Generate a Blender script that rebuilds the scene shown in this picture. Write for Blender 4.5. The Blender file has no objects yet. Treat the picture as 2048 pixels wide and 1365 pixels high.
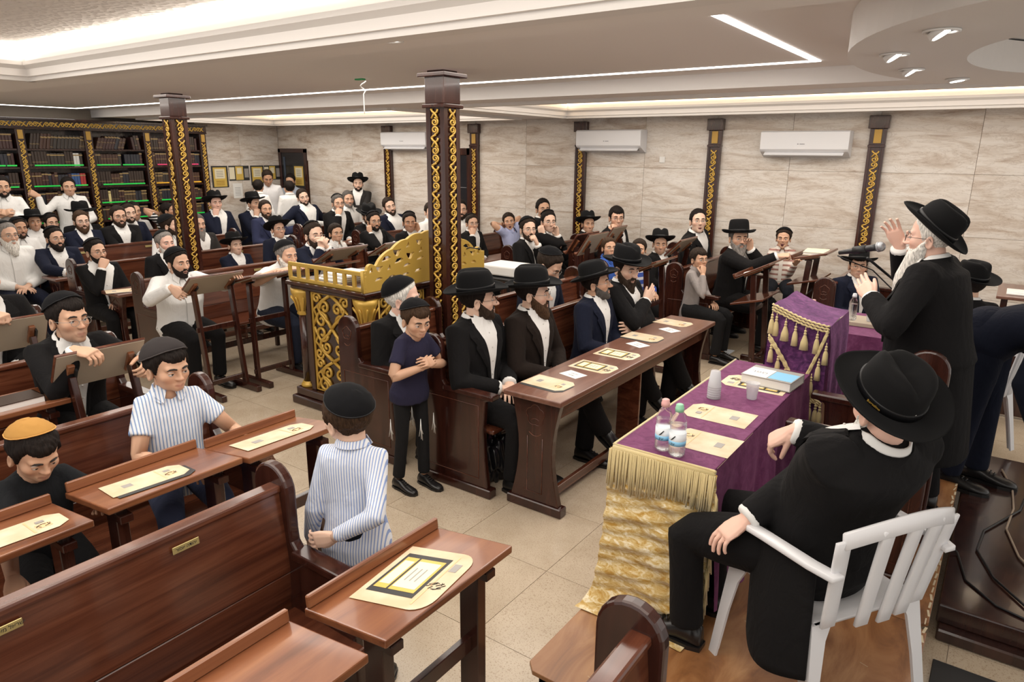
import bpy, math, random
import numpy as np
from mathutils import Matrix, Vector
random.seed(7); np.random.seed(7)
S = bpy.context.scene
COL = S.collection
PI = math.pi

# ---------------------------------------------------------------- camera
cam_d = bpy.data.cameras.new('camera'); cam_d.sensor_width = 36; cam_d.lens = 24.27
cam_d.clip_start = 0.05; cam_d.clip_end = 60
cam = bpy.data.objects.new('camera', cam_d); COL.objects.link(cam); S.camera = cam
_y, _p, _r = -0.62182, 0.26602, 0.0087
_f = Vector((math.sin(_y)*math.cos(_p), math.cos(_y)*math.cos(_p), -math.sin(_p)))
_r0 = Vector((math.cos(_y), -math.sin(_y), 0)); _u0 = _r0.cross(_f)
_rr = _r0*math.cos(_r)+_u0*math.sin(_r); _uu = -_r0*math.sin(_r)+_u0*math.cos(_r)
cam.matrix_world = Matrix(((_rr.x, _uu.x, -_f.x, 0), (_rr.y, _uu.y, -_f.y, 0), (_rr.z, _uu.z, -_f.z, 2.16), (0, 0, 0, 1)))

# ---------------------------------------------------------------- world, light, exposure
W = bpy.data.worlds.new('world'); S.world = W; W.use_nodes = True
W.node_tree.nodes['Background'].inputs[0].default_value = (1.0, .955, .90, 1)
W.node_tree.nodes['Background'].inputs[1].default_value = 1.05
S.view_settings.view_transform = 'Standard'; S.view_settings.look = 'None'
S.view_settings.gamma = 1; S.view_settings.exposure = 0.0; S.view_settings.use_curve_mapping = False

def area(name, loc, size, energy, color=(1, .93, .84), rot=(0, 0, 0), spread=PI):
    l = bpy.data.lights.new(name, 'AREA'); l.shape = 'RECTANGLE'; l.size, l.size_y = size
    l.energy = energy; l.color = color; l.spread = spread
    o = bpy.data.objects.new(name, l); COL.objects.link(o); o.location = loc; o.rotation_euler = rot
    return o
# the lit coffers and the light channel of the ceiling
area('coffer_light', (-2.6, .8, 2.79), (5.6, 2.4), 105)
area('coffer_light', (-8.8, 7.2, 2.82), (5.0, 2.0), 105)
area('coffer_light', (-2.1, 7.1, 2.82), (5.4, 2.0), 105)
area('channel_light', (-6.4, 4.1, 2.75), (9.8, 2.0), 170)
area('channel_light', (-1.0, 3.9, 2.57), (1.6, 2.2), 26)

# ---------------------------------------------------------------- mesh builder
class MB:
    def __init__(s): s.v = []; s.f = []; s.m = []; s.s = []; s.n = 0
    def add(s, v, f, mat=0, smooth=False):
        k = s.n
        v = np.asarray(v, float).reshape(-1, 3)
        s.v.append(v); s.n += len(v)
        for q in f: s.f.append(tuple(i+k for i in q))
        s.m += [mat]*len(f); s.s += [smooth]*len(f)
        return s
    def box(s, x0, x1, y0, y1, z0, z1, mat=0):
        v = [(x0,y0,z0),(x1,y0,z0),(x1,y1,z0),(x0,y1,z0),(x0,y0,z1),(x1,y0,z1),(x1,y1,z1),(x0,y1,z1)]
        return s.add(v, [(3,2,1,0),(4,5,6,7),(0,1,5,4),(1,2,6,5),(2,3,7,6),(3,0,4,7)], mat)
    def bar(s, a, b, w, h, up=(0,0,1), mat=0):
        a = np.array(a, float); b = np.array(b, float); d = b-a; d /= np.linalg.norm(d)
        u = np.array(up, float); l = np.cross(u, d); l /= np.linalg.norm(l); u = np.cross(d, l)
        v = [p+l*i*w/2+u*j*h/2 for p in (a, b) for i, j in ((-1,-1),(1,-1),(1,1),(-1,1))]
        return s.add(v, [(3,2,1,0),(4,5,6,7),(0,1,5,4),(1,2,6,5),(2,3,7,6),(3,0,4,7)], mat)
    def quad(s, a, b, c, d, mat=0): return s.add([a,b,c,d], [(0,1,2,3)], mat)
    def prism(s, poly, ax, c0, c1, mat=0, smooth=False):
        n = len(poly)
        def P(a, b, c):
            return {'y': (a, c, b), 'x': (c, a, b), 'z': (a, b, c)}[ax]
        v = [P(a, b, c0) for a, b in poly]+[P(a, b, c1) for a, b in poly]
        f = [tuple(range(n)), tuple(range(2*n-1, n-1, -1))]
        area2 = sum(poly[i][0]*poly[(i+1)%n][1]-poly[(i+1)%n][0]*poly[i][1] for i in range(n))
        k = s.n
        s.add(v, f, mat)
        s.v.append(np.zeros((0,3)))
        for i in range(n):
            j = (i+1) % n
            s.f.append((k+j, k+i, k+n+i, k+n+j)); s.m.append(mat); s.s.append(smooth)
        return s
    def loft(s, rings, mat=0, smooth=True, caps=True, closed=True):
        R = [np.asarray(r, float) for r in rings]; n = len(R[0]); k = len(R)
        f = []
        for i in range(k-1):
            for j in range(n if closed else n-1):
                j2 = (j+1) % n
                f.append((i*n+j, i*n+j2, (i+1)*n+j2, (i+1)*n+j))
        if caps:
            f.append(tuple(range(n-1, -1, -1))); f.append(tuple((k-1)*n+j for j in range(n)))
        return s.add(np.concatenate(R), f, mat, smooth)
    def tube(s, pts, r, n=8, mat=0, caps=True, smooth=True, closed=False):
        P = [np.array(p, float) for p in pts]; k = len(P)
        rr = [r]*k if np.isscalar(r) else list(r)
        rings = []; u = None
        for i in range(k):
            if closed: d = P[(i+1)%k]-P[i-1]
            else: d = P[min(i+1, k-1)]-P[max(i-1, 0)]
            d = d/(np.linalg.norm(d)+1e-12)
            if u is None:
                h = np.array((0,0,1.)) if abs(d[2]) < .9 else np.array((1.,0,0))
                u = np.cross(d, h)
            u = u-d*np.dot(u, d); u /= np.linalg.norm(u)+1e-12; w = np.cross(d, u)
            a = np.arange(n)*2*PI/n
            rings.append(P[i]+rr[i]*(np.cos(a)[:,None]*u+np.sin(a)[:,None]*w))
        if closed: rings.append(rings[0]); caps = False
        return s.loft(rings, mat, smooth, caps)
    def lathe(s, prof, c=(0,0,0), n=16, mat=0, smooth=True, sx=1, sy=1, caps=True):
        a = np.arange(n)*2*PI/n; c = np.array(c, float)
        return s.loft([np.stack([c[0]+r*sx*np.cos(a), c[1]+r*sy*np.sin(a), np.full(n, c[2]+z)], 1) for r, z in prof], mat, smooth, caps)
    def ball(s, c, r, n=10, mat=0):
        r = np.broadcast_to(np.array(r, float), (3,)); c = np.array(c, float)
        a = np.arange(n)*2*PI/n; rings = []
        for t in np.linspace(-PI/2*.97, PI/2*.97, max(5, n//2+1)):
            rings.append(np.stack([c[0]+r[0]*np.cos(t)*np.cos(a), c[1]+r[1]*np.cos(t)*np.sin(a), np.full(n, c[2]+r[2]*np.sin(t))], 1))
        return s.loft(rings, mat)
    def xf(s, M, t=(0,0,0)):
        M = np.array(M, float); s.v = [v@M.T+np.array(t, float) for v in s.v]; return s
    def join(s, o, M=None, t=(0,0,0)):
        v = np.concatenate(o.v) if o.v else np.zeros((0,3))
        if M is not None: v = v@np.array(M, float).T
        v = v+np.array(t, float); k = s.n
        s.v.append(v); s.n += len(v)
        s.f += [tuple(i+k for i in q) for q in o.f]; s.m += o.m; s.s += o.s
        return s
    def mesh(s, name, mats, origin=(0,0,0)):
        me = bpy.data.meshes.new(name)
        v = np.concatenate(s.v)-np.array(origin, float)
        me.from_pydata(v.tolist(), [], s.f)
        for m in (mats if isinstance(mats, (list, tuple)) else [mats]): me.materials.append(M(m) if isinstance(m, str) else m)
        me.polygons.foreach_set('material_index', s.m); me.polygons.foreach_set('use_smooth', s.s)
        me.update(); return me
    def build(s, name, mats, parent=None, bevel=0, origin=None, seg=1):
        if origin is None: origin = parent.get('_o', (0,0,0)) if parent is not None else (0,0,0)
        o = bpy.data.objects.new(name, s.mesh(name, mats, origin)); COL.objects.link(o)
        if parent is not None: o.parent = parent
        o['_o'] = tuple(float(q) for q in origin)
        if bevel:
            b = o.modifiers.new('b', 'BEVEL'); b.width = bevel; b.segments = seg; b.limit_method = 'ANGLE'; b.angle_limit = .7
        return o

def thing(name, label, cat, loc=(0,0,0), group=None, rotz=0, world=True):
    o = bpy.data.objects.new(name, None); COL.objects.link(o); o.location = loc; o.rotation_euler = (0,0,rotz)
    o.empty_display_size = .1
    o['_o'] = tuple(loc) if world else (0.,0.,0.)
    return tag(o, label, cat, group)
def tag(o, label, cat, group=None):
    o['label'] = label; o['category'] = cat
    if group: o['group'] = group
    return o
def struct(o, label=None):
    o['kind'] = 'structure'
    if label: o['label'] = label
    return o
def solo(mb, name, mats, label, cat, loc, group=None, bevel=0):
    """one-mesh thing built in world coordinates, origin at its base"""
    o = mb.build(name, mats, None, bevel, origin=loc); o.location = loc
    return tag(o, label, cat, group)
def copy_tree(o, parent=None):
    c = o.copy(); COL.objects.link(c); c.parent = parent
    for ch in o.children: copy_tree(ch, c)
    return c
def arc(cx, cz, r, a0, a1, n, rz=None):
    rz = rz or r
    return [(cx+r*math.cos(a0+(a1-a0)*i/n), cz+rz*math.sin(a0+(a1-a0)*i/n)) for i in range(n+1)]

# ---------------------------------------------------------------- materials
_M = {}
def M(n): return _M[n]
def mat(name, col, rough=.5, spec=.5, metal=0, **k):
    m = bpy.data.materials.new(name); m.use_nodes = True; _M[name] = m
    b = m.node_tree.nodes['Principled BSDF']
    b.inputs['Base Color'].default_value = (*col, 1); b.inputs['Roughness'].default_value = rough
    b.inputs['Metallic'].default_value = metal; b.inputs['Specular IOR Level'].default_value = spec
    for q, v in k.items(): b.inputs[q.replace('_', ' ')].default_value = v
    return m
def N(m, t, **k):
    n = m.node_tree.nodes.new(t)
    for q, v in k.items():
        if q in n.inputs: n.inputs[q].default_value = v
        else: setattr(n, q, v)
    return n
def L(m, a, ao, b, bi): m.node_tree.links.new(a.outputs[ao], b.inputs[bi])
def coords(m, scale=(1,1,1), rnd=False, kind='Object'):
    tc = N(m, 'ShaderNodeTexCoord'); mp = N(m, 'ShaderNodeMapping'); mp.inputs['Scale'].default_value = scale
    L(m, tc, kind, mp, 'Vector')
    if rnd:
        oi = N(m, 'ShaderNodeObjectInfo'); mu = N(m, 'ShaderNodeMath', operation='MULTIPLY'); mu.inputs[1].default_value = 37
        L(m, oi, 'Random', mu, 0); L(m, mu, 0, mp, 'Location')
    return mp
def ramp(m, src, out, stops):
    r = N(m, 'ShaderNodeValToRGB'); L(m, src, out, r, 'Fac'); e = r.color_ramp.elements
    while len(e) < len(stops): e.new(.5)
    for el, (p, c) in zip(e, stops): el.position = p; el.color = (*c, 1)
    return r
def base(m, n, out='Color'): L(m, n, out, m.node_tree.nodes['Principled BSDF'], 'Base Color')
def bump(m, n, out, strength=.3, dist=.01):
    b = N(m, 'ShaderNodeBump', Strength=strength, Distance=dist); L(m, n, out, b, 'Height')
    L(m, b, 'Normal', m.node_tree.nodes['Principled BSDF'], 'Normal'); return b
def wood(name, c0, c1, c2, scale, rough=.22, coat=.35):
    m = mat(name, c1, rough, .5, Coat_Weight=coat, Coat_Roughness=.08)
    mp = coords(m, scale, True)
    n1 = N(m, 'ShaderNodeTexNoise', Scale=1.0, Detail=5.0, Roughness=.62, Distortion=.9); L(m, mp, 0, n1, 'Vector')
    r = ramp(m, n1, 0, [(.28, c0), (.47, c1), (.72, c2)]); base(m, r)
    bump(m, n1, 0, .04, .002); return m
RW = ((.042,.011,.006), (.094,.027,.013), (.165,.056,.027))
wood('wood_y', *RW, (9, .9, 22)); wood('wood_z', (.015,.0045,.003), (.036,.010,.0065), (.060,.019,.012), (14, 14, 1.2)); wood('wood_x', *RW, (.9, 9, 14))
wood('wood_orange', (.11,.034,.014), (.21,.074,.031), (.31,.125,.052), (9, .9, 22), .3)  # lighter orange-brown wood of the slanted desks and stand cleats
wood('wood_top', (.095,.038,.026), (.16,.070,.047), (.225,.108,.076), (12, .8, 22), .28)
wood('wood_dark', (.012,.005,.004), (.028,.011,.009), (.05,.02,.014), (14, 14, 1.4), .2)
wood('ply', (.13,.05,.018), (.27,.115,.040), (.43,.23,.10), (7, 2.2, 4), .42, .15)
mat('gold', (.64,.40,.075), .36, .6, .25); mat('gold_dull', (.42,.25,.05), .45, .5, .3); mat('brass', (.52,.42,.18), .35, .5, .6)
mat('gold_paint', (.52,.335,.065), .4, .5, .08)
mat('black', (.012,.012,.013), .45); mat('dark_plastic', (.018,.018,.02), .35); mat('white_plastic', (.72,.72,.74), .28)
mat('white', (.78,.77,.75), .45); mat('paper_white', (.82,.82,.80), .6); mat('chrome', (.6,.6,.62), .2, .5, .9); mat('steel', (.35,.36,.38), .35, .5, .7)
mat('under_board', (.40,.33,.25), .6); mat('ink', (.02,.02,.02), .6); mat('ink_grey', (.2,.2,.22), .6)
mat('ceil', (.80,.765,.735), .75, .2); mat('cornice', (.74,.71,.68), .5, .3); mat('green_tape', (.02,.75,.10), .4); mat('green', (.02,.30,.09), .5)
mat('pink_tape', (.75,.05,.18), .4); mat('amber_tape', (.85,.45,.03), .4)
def emit(name, col, st):
    m = mat(name, col, .5); b = m.node_tree.nodes['Principled BSDF']; b.inputs['Emission Color'].default_value = (*col, 1); b.inputs['Emission Strength'].default_value = st
emit('led', (1, .97, .93), 7.0); emit('cove', (1, .80, .56), 6.0); emit('cove_white', (1, .93, .84), 6.0); emit('spot_lit', (1, .97, .92), 9)
def marble(name):
    m = mat(name, (.7,.66,.6), .12, .5, Coat_Weight=.2)
    mp = coords(m, (1,1,1), True)
    w = N(m, 'ShaderNodeMapping'); w.inputs['Scale'].default_value = (1.1, 1.1, 5.5); w.inputs['Rotation'].default_value = (0, .10, 0); L(m, mp, 0, w, 'Vector')
    n1 = N(m, 'ShaderNodeTexNoise', Scale=1.25, Detail=7.0, Roughness=.62, Distortion=1.1); L(m, w, 0, n1, 'Vector')
    r1 = ramp(m, n1, 0, [(.30, (.44,.35,.28)), (.42, (.58,.505,.435)), (.52, (.68,.625,.565)), (.70, (.73,.69,.645))])
    n2 = N(m, 'ShaderNodeTexNoise', Scale=2.6, Detail=6.0, Roughness=.7, Distortion=1.6); L(m, w, 0, n2, 'Vector')
    r2 = ramp(m, n2, 0, [(.0, (1,1,1)), (.475, (1,1,1)), (.505, (.74,.69,.66)), (.535, (1,1,1))])
    mx = N(m, 'ShaderNodeMix', data_type='RGBA', blend_type='MULTIPLY'); mx.inputs['Factor'].default_value = .8
    L(m, r1, 'Color', mx, 6); L(m, r2, 'Color', mx, 7); base(m, mx, 2)
marble('marble')
def tilemat():
    m = mat('floor_tile', (.55,.47,.37), .2, .5); mp = coords(m, (1,1,1), True)
    n1 = N(m, 'ShaderNodeTexNoise', Scale=3.5, Detail=5.0, Roughness=.6); n2 = N(m, 'ShaderNodeTexNoise', Scale=170.0, Detail=2.0)
    L(m, mp, 0, n1, 'Vector'); L(m, mp, 0, n2, 'Vector')
    r1 = ramp(m, n1, 0, [(.3, (.46,.37,.265)), (.7, (.56,.465,.35))]); r2 = ramp(m, n2, 0, [(.34, (.62,.55,.5)), (.43, (1,1,1))])
    mx = N(m, 'ShaderNodeMix', data_type='RGBA', blend_type='MULTIPLY'); mx.inputs['Factor'].default_value = .85
    L(m, r1, 'Color', mx, 6); L(m, r2, 'Color', mx, 7); base(m, mx, 2)
tilemat(); mat('grout', (.30,.25,.20), .8)
def velvet(name, c0, c1, c2, sc, sheen=.6):
    m = mat(name, c1, .75, .25, Sheen_Weight=sheen, Sheen_Roughness=.35); m.node_tree.nodes['Principled BSDF'].inputs['Sheen Tint'].default_value = (*[min(1, q*2.2+.1) for q in c2], 1)
    mp = coords(m, sc, False); n1 = N(m, 'ShaderNodeTexNoise', Scale=1.0, Detail=6.0, Roughness=.7, Distortion=.8); L(m, mp, 0, n1, 'Vector')
    r = ramp(m, n1, 0, [(.36, c0), (.5, c1), (.66, c2)]); base(m, r); bump(m, n1, 0, .25, .006)
velvet('velvet_purple', (.040,.010,.050), (.090,.024,.100), (.18,.055,.17), (22, 22, 22))
velvet('velvet_table', (.115,.024,.082), (.15,.035,.105), (.19,.055,.14), (18, 18, 18), .25)
velvet('velvet_gold', (.46,.26,.05), (.62,.46,.20), (.84,.77,.60), (22, 22, 60))
mat('fringe', (.62,.50,.25), .65, .3, Sheen_Weight=.3)
def water_mat(name, col, alpha, rough=.06):
    m = mat(name, col, rough, .5); b = m.node_tree.nodes['Principled BSDF']; b.inputs['Transmission Weight'].default_value = 1.0; b.inputs['IOR'].default_value = 1.2
    b.inputs['Alpha'].default_value = alpha
water_mat('clear', (.93,.97,1), .55); mat('clear_cup', (.80,.80,.84), .25, .5, Alpha=.38)
def paper(name, c0, c1):
    m = mat(name, c0, .6, .3); mp = coords(m, (9,9,9), True); n1 = N(m, 'ShaderNodeTexNoise', Scale=1.0, Detail=3.0); L(m, mp, 0, n1, 'Vector')
    base(m, ramp(m, n1, 0, [(.35, c0), (.7, c1)]))
paper('parchment', (.62,.48,.31), (.74,.63,.47)); mat('print_black', (.03,.03,.03), .5); mat('print_gold', (.66,.46,.10), .45); mat('print_cream', (.80,.74,.55), .5); mat('print_grey', (.33,.31,.29), .5); mat('print_orange', (.80,.52,.28), .5)
# ================================================================ the room
YW, XW, ZL, ZH = 9.0, -12.3, 2.65, 2.765
XR = 3.2
fl = struct(MB().box(XW-.1, XR, -2.5, YW+.1, -.08, -.004).build('floor', 'grout'), 'pale beige speckled stone tile floor with fine dark joints')
_t = MB().box(.0015, .5985, .0015, .5985, -.004, 0).mesh('tile', 'floor_tile')
tx0, ty0 = -2.33-.6*8, 2.75-.6*4
for i in range(14):
    for j in range(15):
        o = bpy.data.objects.new('tile', _t); COL.objects.link(o); o.parent = fl; o.location = (tx0+.6*i, ty0+.6*j, 0)
g = MB(); x1 = tx0; g.box(XW, x1-.002, -2.5, YW, -.004, 0); g.box(tx0+8.402, XR, -2.5, YW, -.004, 0); g.box(x1, tx0+8.4, -2.5, ty0-.002, -.004, 0)
g.build('tile_field', 'floor_tile', fl)['kind'] = 'stuff'

def scroll_strip(n, u=.21, w=.034, r=.0068):
    """pierced gilt scrollwork in the xz plane, n units tall, starting at z=0"""
    m = MB()
    def sp(cx, cz, r0, r1, a0, turns, k=16):
        return [(cx+(r0+(r1-r0)*i/k)*math.cos(a0+turns*2*PI*i/k), 0, cz+(r0+(r1-r0)*i/k)*math.sin(a0+turns*2*PI*i/k)) for i in range(k+1)]
    for q in range(n):
        z = q*u
        m.tube(sp(0, z+.055, w*.92, .007, -PI/2, 1.45), r, 5)
        m.tube(sp(0, z+.055+w*1.72, w*.92, .007, PI/2, -1.45), r, 5)
        m.tube([(-w*.85, 0, z), (-w*.3, 0, z+.012), (w*.2, 0, z+.018), (0, 0, z+.055-w*.9)], r*1.2, 5)
        m.tube([(w*.7, 0, z+.055+w*2.4), (w*.1, 0, z+.175), (-w*.55, 0, z+.19), (-w*.85, 0, z+u)], r*1.25, 5)
        m.tube([(-w*.8, 0, z+.055+w*2.5), (-w*.25, 0, z+.17), (w*.6, 0, z+.186), (w*.8, 0, z+u-.004)], r*1.1, 5)
    return m
_strip = {}
def strip_mesh(n):
    if n not in _strip: _strip[n] = scroll_strip(n).mesh('carved_panel', 'gold')
    return _strip[n]
def put_strip(n, loc, rz, parent, sc=(1,1,1)):
    o = bpy.data.objects.new('carved_panel', strip_mesh(n)); COL.objects.link(o); o.parent = parent
    o.location = np.array(loc)-np.array(parent.get('_o', (0,0,0))); o.rotation_euler = (0,0,rz); o.scale = sc; return o

# --- marble walls, built panel by panel
wr = struct(MB().box(XW-.1, XR, YW+.012, YW+.1, 0, 3.0).build('wall_back', 'grout'), 'long wall of polished cream marble panels')
PX = [-9.15, -7.2, -5.23, -3.26, -1.39, .55, 2.5]
edges = [-12.3, -11.4, -10.12]
for a, b in zip(PX, PX[1:]): edges += [a, (a+b)/2]
edges.append(2.5)
zs = [0, .66, 1.32, 1.98, 2.65]
for a, b in zip(edges, edges[1:]):
    for z0, z1 in zip(zs, zs[1:]):
        if a < -11.5 and z0 < 1.9: continue
        if -7.8 < a < -7.0 and b < -6.9 and z0 < 1.9 and False: continue
        p = MB().box(a+.0015, b-.0015, YW, YW+.012, z0+.001, z1-.001)
        p.build('marble_panel', 'marble', wr, .002)
wl = struct(MB().box(XW-.1, XW-.012, -2.5, YW, 0, 3.0).build('wall_left', 'grout'), 'end wall of cream marble beside the bookcase')
for a, b in ((7.25, 8.12), (8.12, 9.0)):
    for z0, z1 in zip(zs, zs[1:]):
        MB().box(XW-.012, XW, a+.0015, b-.0015, z0+.001, z1-.001).build('marble_panel', 'marble', wl, .002)

# --- pilasters along the marble wall
for i, x in enumerate(PX[:6]):
    p = struct(thing('pilaster', ['wall pilaster above the air conditioner by the corner', 'wall pilaster beside the black door', 'wall pilaster left of the middle air conditioner', 'wall pilaster between the two air conditioners in full view', 'wall pilaster behind the speaker and microphone', 'wall pilaster beyond the speaker'][i], 'pilaster', (x, YW, 0)))
    del p['category']
    MB().box(x-.085, x+.085, YW-.05, YW-.002, 0, 2.46).box(x-.085, x-.055, YW-.062, YW-.05, .1, 2.28).box(x+.055, x+.085, YW-.062, YW-.05, .1, 2.28).build('shaft', 'wood_z', p, .003)
    MB().box(x-.105, x+.105, YW-.085, YW-.002, 2.46, 2.60).box(x-.09, x+.09, YW-.068, YW-.002, 2.255, 2.285).build('capital', 'wood_z', p, .004)
    MB().box(x-.04, x+.04, YW-.06, YW-.05, 2.30, 2.45).build('gilt_plate', 'gold_dull', p, .003)
    put_strip(10, (x, YW-.056, .12), 0, p, (1.25, 1, 1.0))
    MB().box(x-.12, x+.12, YW-.07, YW-.002, 0, .1).build('plinth', 'wood_z', p, .004)

# --- free-standing pillars
def pillar(x, y, w, label):
    """x = +X face, y = -Y face"""
    p = struct(thing('pillar', label, 'pillar', (x-w/2, y+w/2, 0))); del p['category']
    a, b, c, d = x-w, x, y, y+w
    m = MB().box(a+.012, b-.012, c+.012, d-.012, 0, ZH)
    for ux, uy in ((a, c), (b-.045, c), (a, d-.045), (b-.045, d-.045)): m.box(ux, ux+.045, uy, uy+.045, .12, 2.50)
    m.build('shaft', 'wood_z', p, .003)
    m = MB(); k = .022
    m.box(a-k, b+k, c-k, d+k, 2.49, 2.52); m.box(a-.004, b+.004, c-.004, d+.004, 2.52, 2.72); m.box(a-.045, b+.045, c-.045, d+.045, 2.715, 2.745)
    m.box(a-.02, b+.02, c-.02, d+.02, 0, .12)
    m.build('capital', 'wood_z', p, .006)
    mx, my = (a+b)/2, (c+d)/2
    for lo, rz in (((mx, c-.002, 2.53), 0), ((b+.002, my, 2.53), PI/2), ((mx, d+.002, 2.53), PI), ((a-.002, my, 2.53), -PI/2)):
        q = MB(); pr = [(-.036, .18), (.036, .18), (.034, .10), (.026, .03), (.028, 0), (-.028, 0), (-.026, .03), (-.034, .10)]
        q.prism(pr, 'y', -.012, .006)
        for zz in (.15, .10, .06): q.tube([(-.024, -.013, zz), (0, -.018, zz-.02), (.024, -.013, zz)], .004, 5)
        o = q.build('gilt_leaf', 'gold_dull', p); o.location = np.array(lo)-np.array(p['_o']); o.rotation_euler = (0,0,rz)
        put_strip(11, (lo[0], lo[1], .14), rz, p, (1.2, 1, 1.015))
    return p
pillar(-3.66, 4.19, .19, 'carved dark pillar with gilt scrollwork standing beside the gold reading table')
pillar(-7.72, 4.28, .19, 'carved dark pillar with gilt scrollwork in front of the bookcase')

# --- ceiling
cz = struct(MB().box(XW, XR, 2.652, 5.498, ZH, ZH+.03).build('ceiling', 'ceil'), 'pale suspended ceiling with lit channels and stepped soffits')
m = MB(); T = 3.05
m.box(XW, XR, 2.2, 2.65, ZL, T); m.box(XW, -5.78, -2.5, 2.2, ZL, T)
m.box(XW, XR, 5.5, 6.0, ZL, T); m.box(XW, XR, 8.42, YW, ZL, T)
m.box(XW, -11.6, 6.0, 8.42, ZL, T); m.box(-6.05, -5.15, 6.0, 8.42, ZL, T)
m.build('soffit', 'ceil', cz)
def perf():
    m = mat('perforated', (.66,.61,.57), .7, .2); mp = coords(m, (26, 26, 26)); v = N(m, 'ShaderNodeTexVoronoi', Scale=1.0); L(m, mp, 0, v, 'Vector')
    r = ramp(m, v, 'Distance', [(.13, (.50,.46,.43)), (.19, (.74,.70,.66))]); base(m, r); bump(m, v, 'Distance', .5, .02)
perf()
def coffer(name, x0, x1, y0, y1, zt, cove, sides):
    m = MB(); m.box(x0-.12, x1+.12, y0-.12, y1+.12, zt, zt+.02); m.build(name, 'perforated', cz)
    # moulded cornice frame around the opening
    prof = [(0, -.0), (.0, .035), (.018, .045), (.018, .075), (.05, .10), (.05, .125), (-.10, .125), (-.10, -.0)]
    f = MB()
    for s in sides:
        pr = [(a, ZL-.03+b) for a, b in prof]
        if s == 'y1': f.prism([(y1+.02-a, b) for a, b in pr], 'x', x0-.06, x1+.06)
        if s == 'y0': f.prism([(y0-.02+a, b) for a, b in pr], 'x', x0-.06, x1+.06)
        if s == 'x0': f.prism([(x0-.02+a, b) for a, b in pr], 'y', y0-.06, y1+.06)
        if s == 'x1': f.prism([(x1+.02-a, b) for a, b in pr], 'y', y0-.06, y1+.06)
    f.build('cornice', 'cornice', cz)
    e = MB(); zz0, zz1 = zt-.055, zt-.012
    if 'y1' in sides: e.box(x0+.01, x1-.01, y1-.02, y1-.008, zz0, zz1)
    if 'y0' in sides: e.box(x0+.01, x1-.01, y0+.008, y0+.02, zz0, zz1)
    if 'x0' in sides: e.box(x0+.008, x0+.02, y0, y1, zz0, zz1)
    if 'x1' in sides: e.box(x1-.02, x1-.008, y0, y1, zz0, zz1)
    e.build('cove_light', cove, cz)
coffer('coffer_panel', -5.78, 2.6, -2.4, 2.2, 2.86, 'cove_white', ('x0', 'y1'))
coffer('coffer_panel', -11.6, -6.05, 6.0, 8.42, 2.86, 'cove', ('x0', 'x1', 'y0', 'y1'))
coffer('coffer_panel', -5.15, 2.6, 6.0, 8.42, 2.86, 'cove', ('x0', 'y0', 'y1'))
# light channels
m = MB(); zl = ZH-.006
for b in ((-11.9, -1.2, 5.10, 5.145), (-1.245, -1.2, 3.2, 5.10), (-11.9, -1.2, 3.18, 3.22), (-11.95, -11.9, 3.18, 5.145)): m.box(b[0], b[1], b[2], b[3], zl, ZH-.001)
m.build('led_channel', 'led', cz)
m = MB()
for b in ((-10.4, -10.36, 6.6, 7.9), (-8.9, -8.86, 6.5, 7.7), (-4.0, -3.96, 6.6, 7.7), (-.75, -.71, 6.7, 7.6)): m.box(b[0], b[1], b[2], b[3], 2.852, 2.859)
m.box(-4.6, 2, 1.05, 1.11, 2.852, 2.859); m.box(-4.66, -4.6, -1.5, 1.11, 2.852, 2.859)
m.build('led_channel', 'led', cz)
# round dropped feature above the stage
cx, cy, rx, ry = .32, 4.1, 1.1, 1.68
a = np.linspace(0, 2*PI, 73)[:-1]
def ell(rx, ry, z): return np.stack([cx+rx*np.cos(a), cy+ry*np.sin(a), np.full(72, z)], 1)
MB().loft([ell(rx, ry, ZH), ell(rx, ry, 2.60), ell(.62, .95, 2.60), ell(.62, .95, ZH-.01)], 0, False, False).build('round_drop', 'cornice', cz)
for i, (x, y, tl) in enumerate(((-.32, 3.08, .6), (-.55, 3.67, .6), (-.56, 4.34, .6), (-.40, 4.99, .15))):
    t = thing('spotlight', ['swivel spotlight tilted out of the round ceiling drop, the nearest', 'swivel spotlight tilted out of the round drop, second along its rim', 'swivel spotlight tilted out of the round drop, third along its rim', 'flush spotlight of the round ceiling drop, farthest along its rim'][i], 'spotlight', (x, y, 2.60), 'spotlights in the round ceiling drop')
    MB().lathe([(.062, -.001), (.062, -.008), (.048, -.008), (.048, -.001)], (x, y, 2.60), 20).build('ring', 'white', t)
    q = MB().lathe([(.045, .012), (.046, -.012), (.040, -.012)], (0,0,0), 18); ct, st = math.cos(tl), math.sin(tl)
    R = np.array([[ct,0,-st],[0,1,0],[st,0,ct]]); o = q.xf(R, (x, y, 2.598)).build('shade', 'white', t)
    MB().lathe([(.036, -.0125), (.036, -.011)], (0,0,0), 18).xf(R, (x, y, 2.596)).build('lamp', 'spot_lit', t)
t = thing('downlight', 'small round recessed downlight in the near soffit', 'downlight', (-2.42, 2.42, ZL))
MB().lathe([(.055, 0), (.055, -.008), (.04, -.008), (.036, -.002)], (-2.42, 2.42, ZL), 20).build('ring', 'white', t); MB().lathe([(.034, -.004), (.034, -.002)], (-2.42, 2.42, ZL), 16).build('lamp', 'led', t)
# hanging cable with a green tag
t = thing('hanging_cable', 'loose white cable with a green tag hanging from the ceiling', 'cable', (-4.75, 4.35, ZH))
MB().box(-4.79, -4.70, 4.33, 4.37, ZH-.012, ZH-.001).build('tag', 'green', t)
pts = [(-4.72+.02*math.sin(i*.9)*(i < 8)+.0, 4.36+.025*math.cos(i*.9)*(i < 8), ZH-.01-.012*i-(.02*(i-7) if i > 7 else 0)) for i in range(14)]
MB().tube(pts, .005, 6).build('cable', 'white', t)

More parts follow.
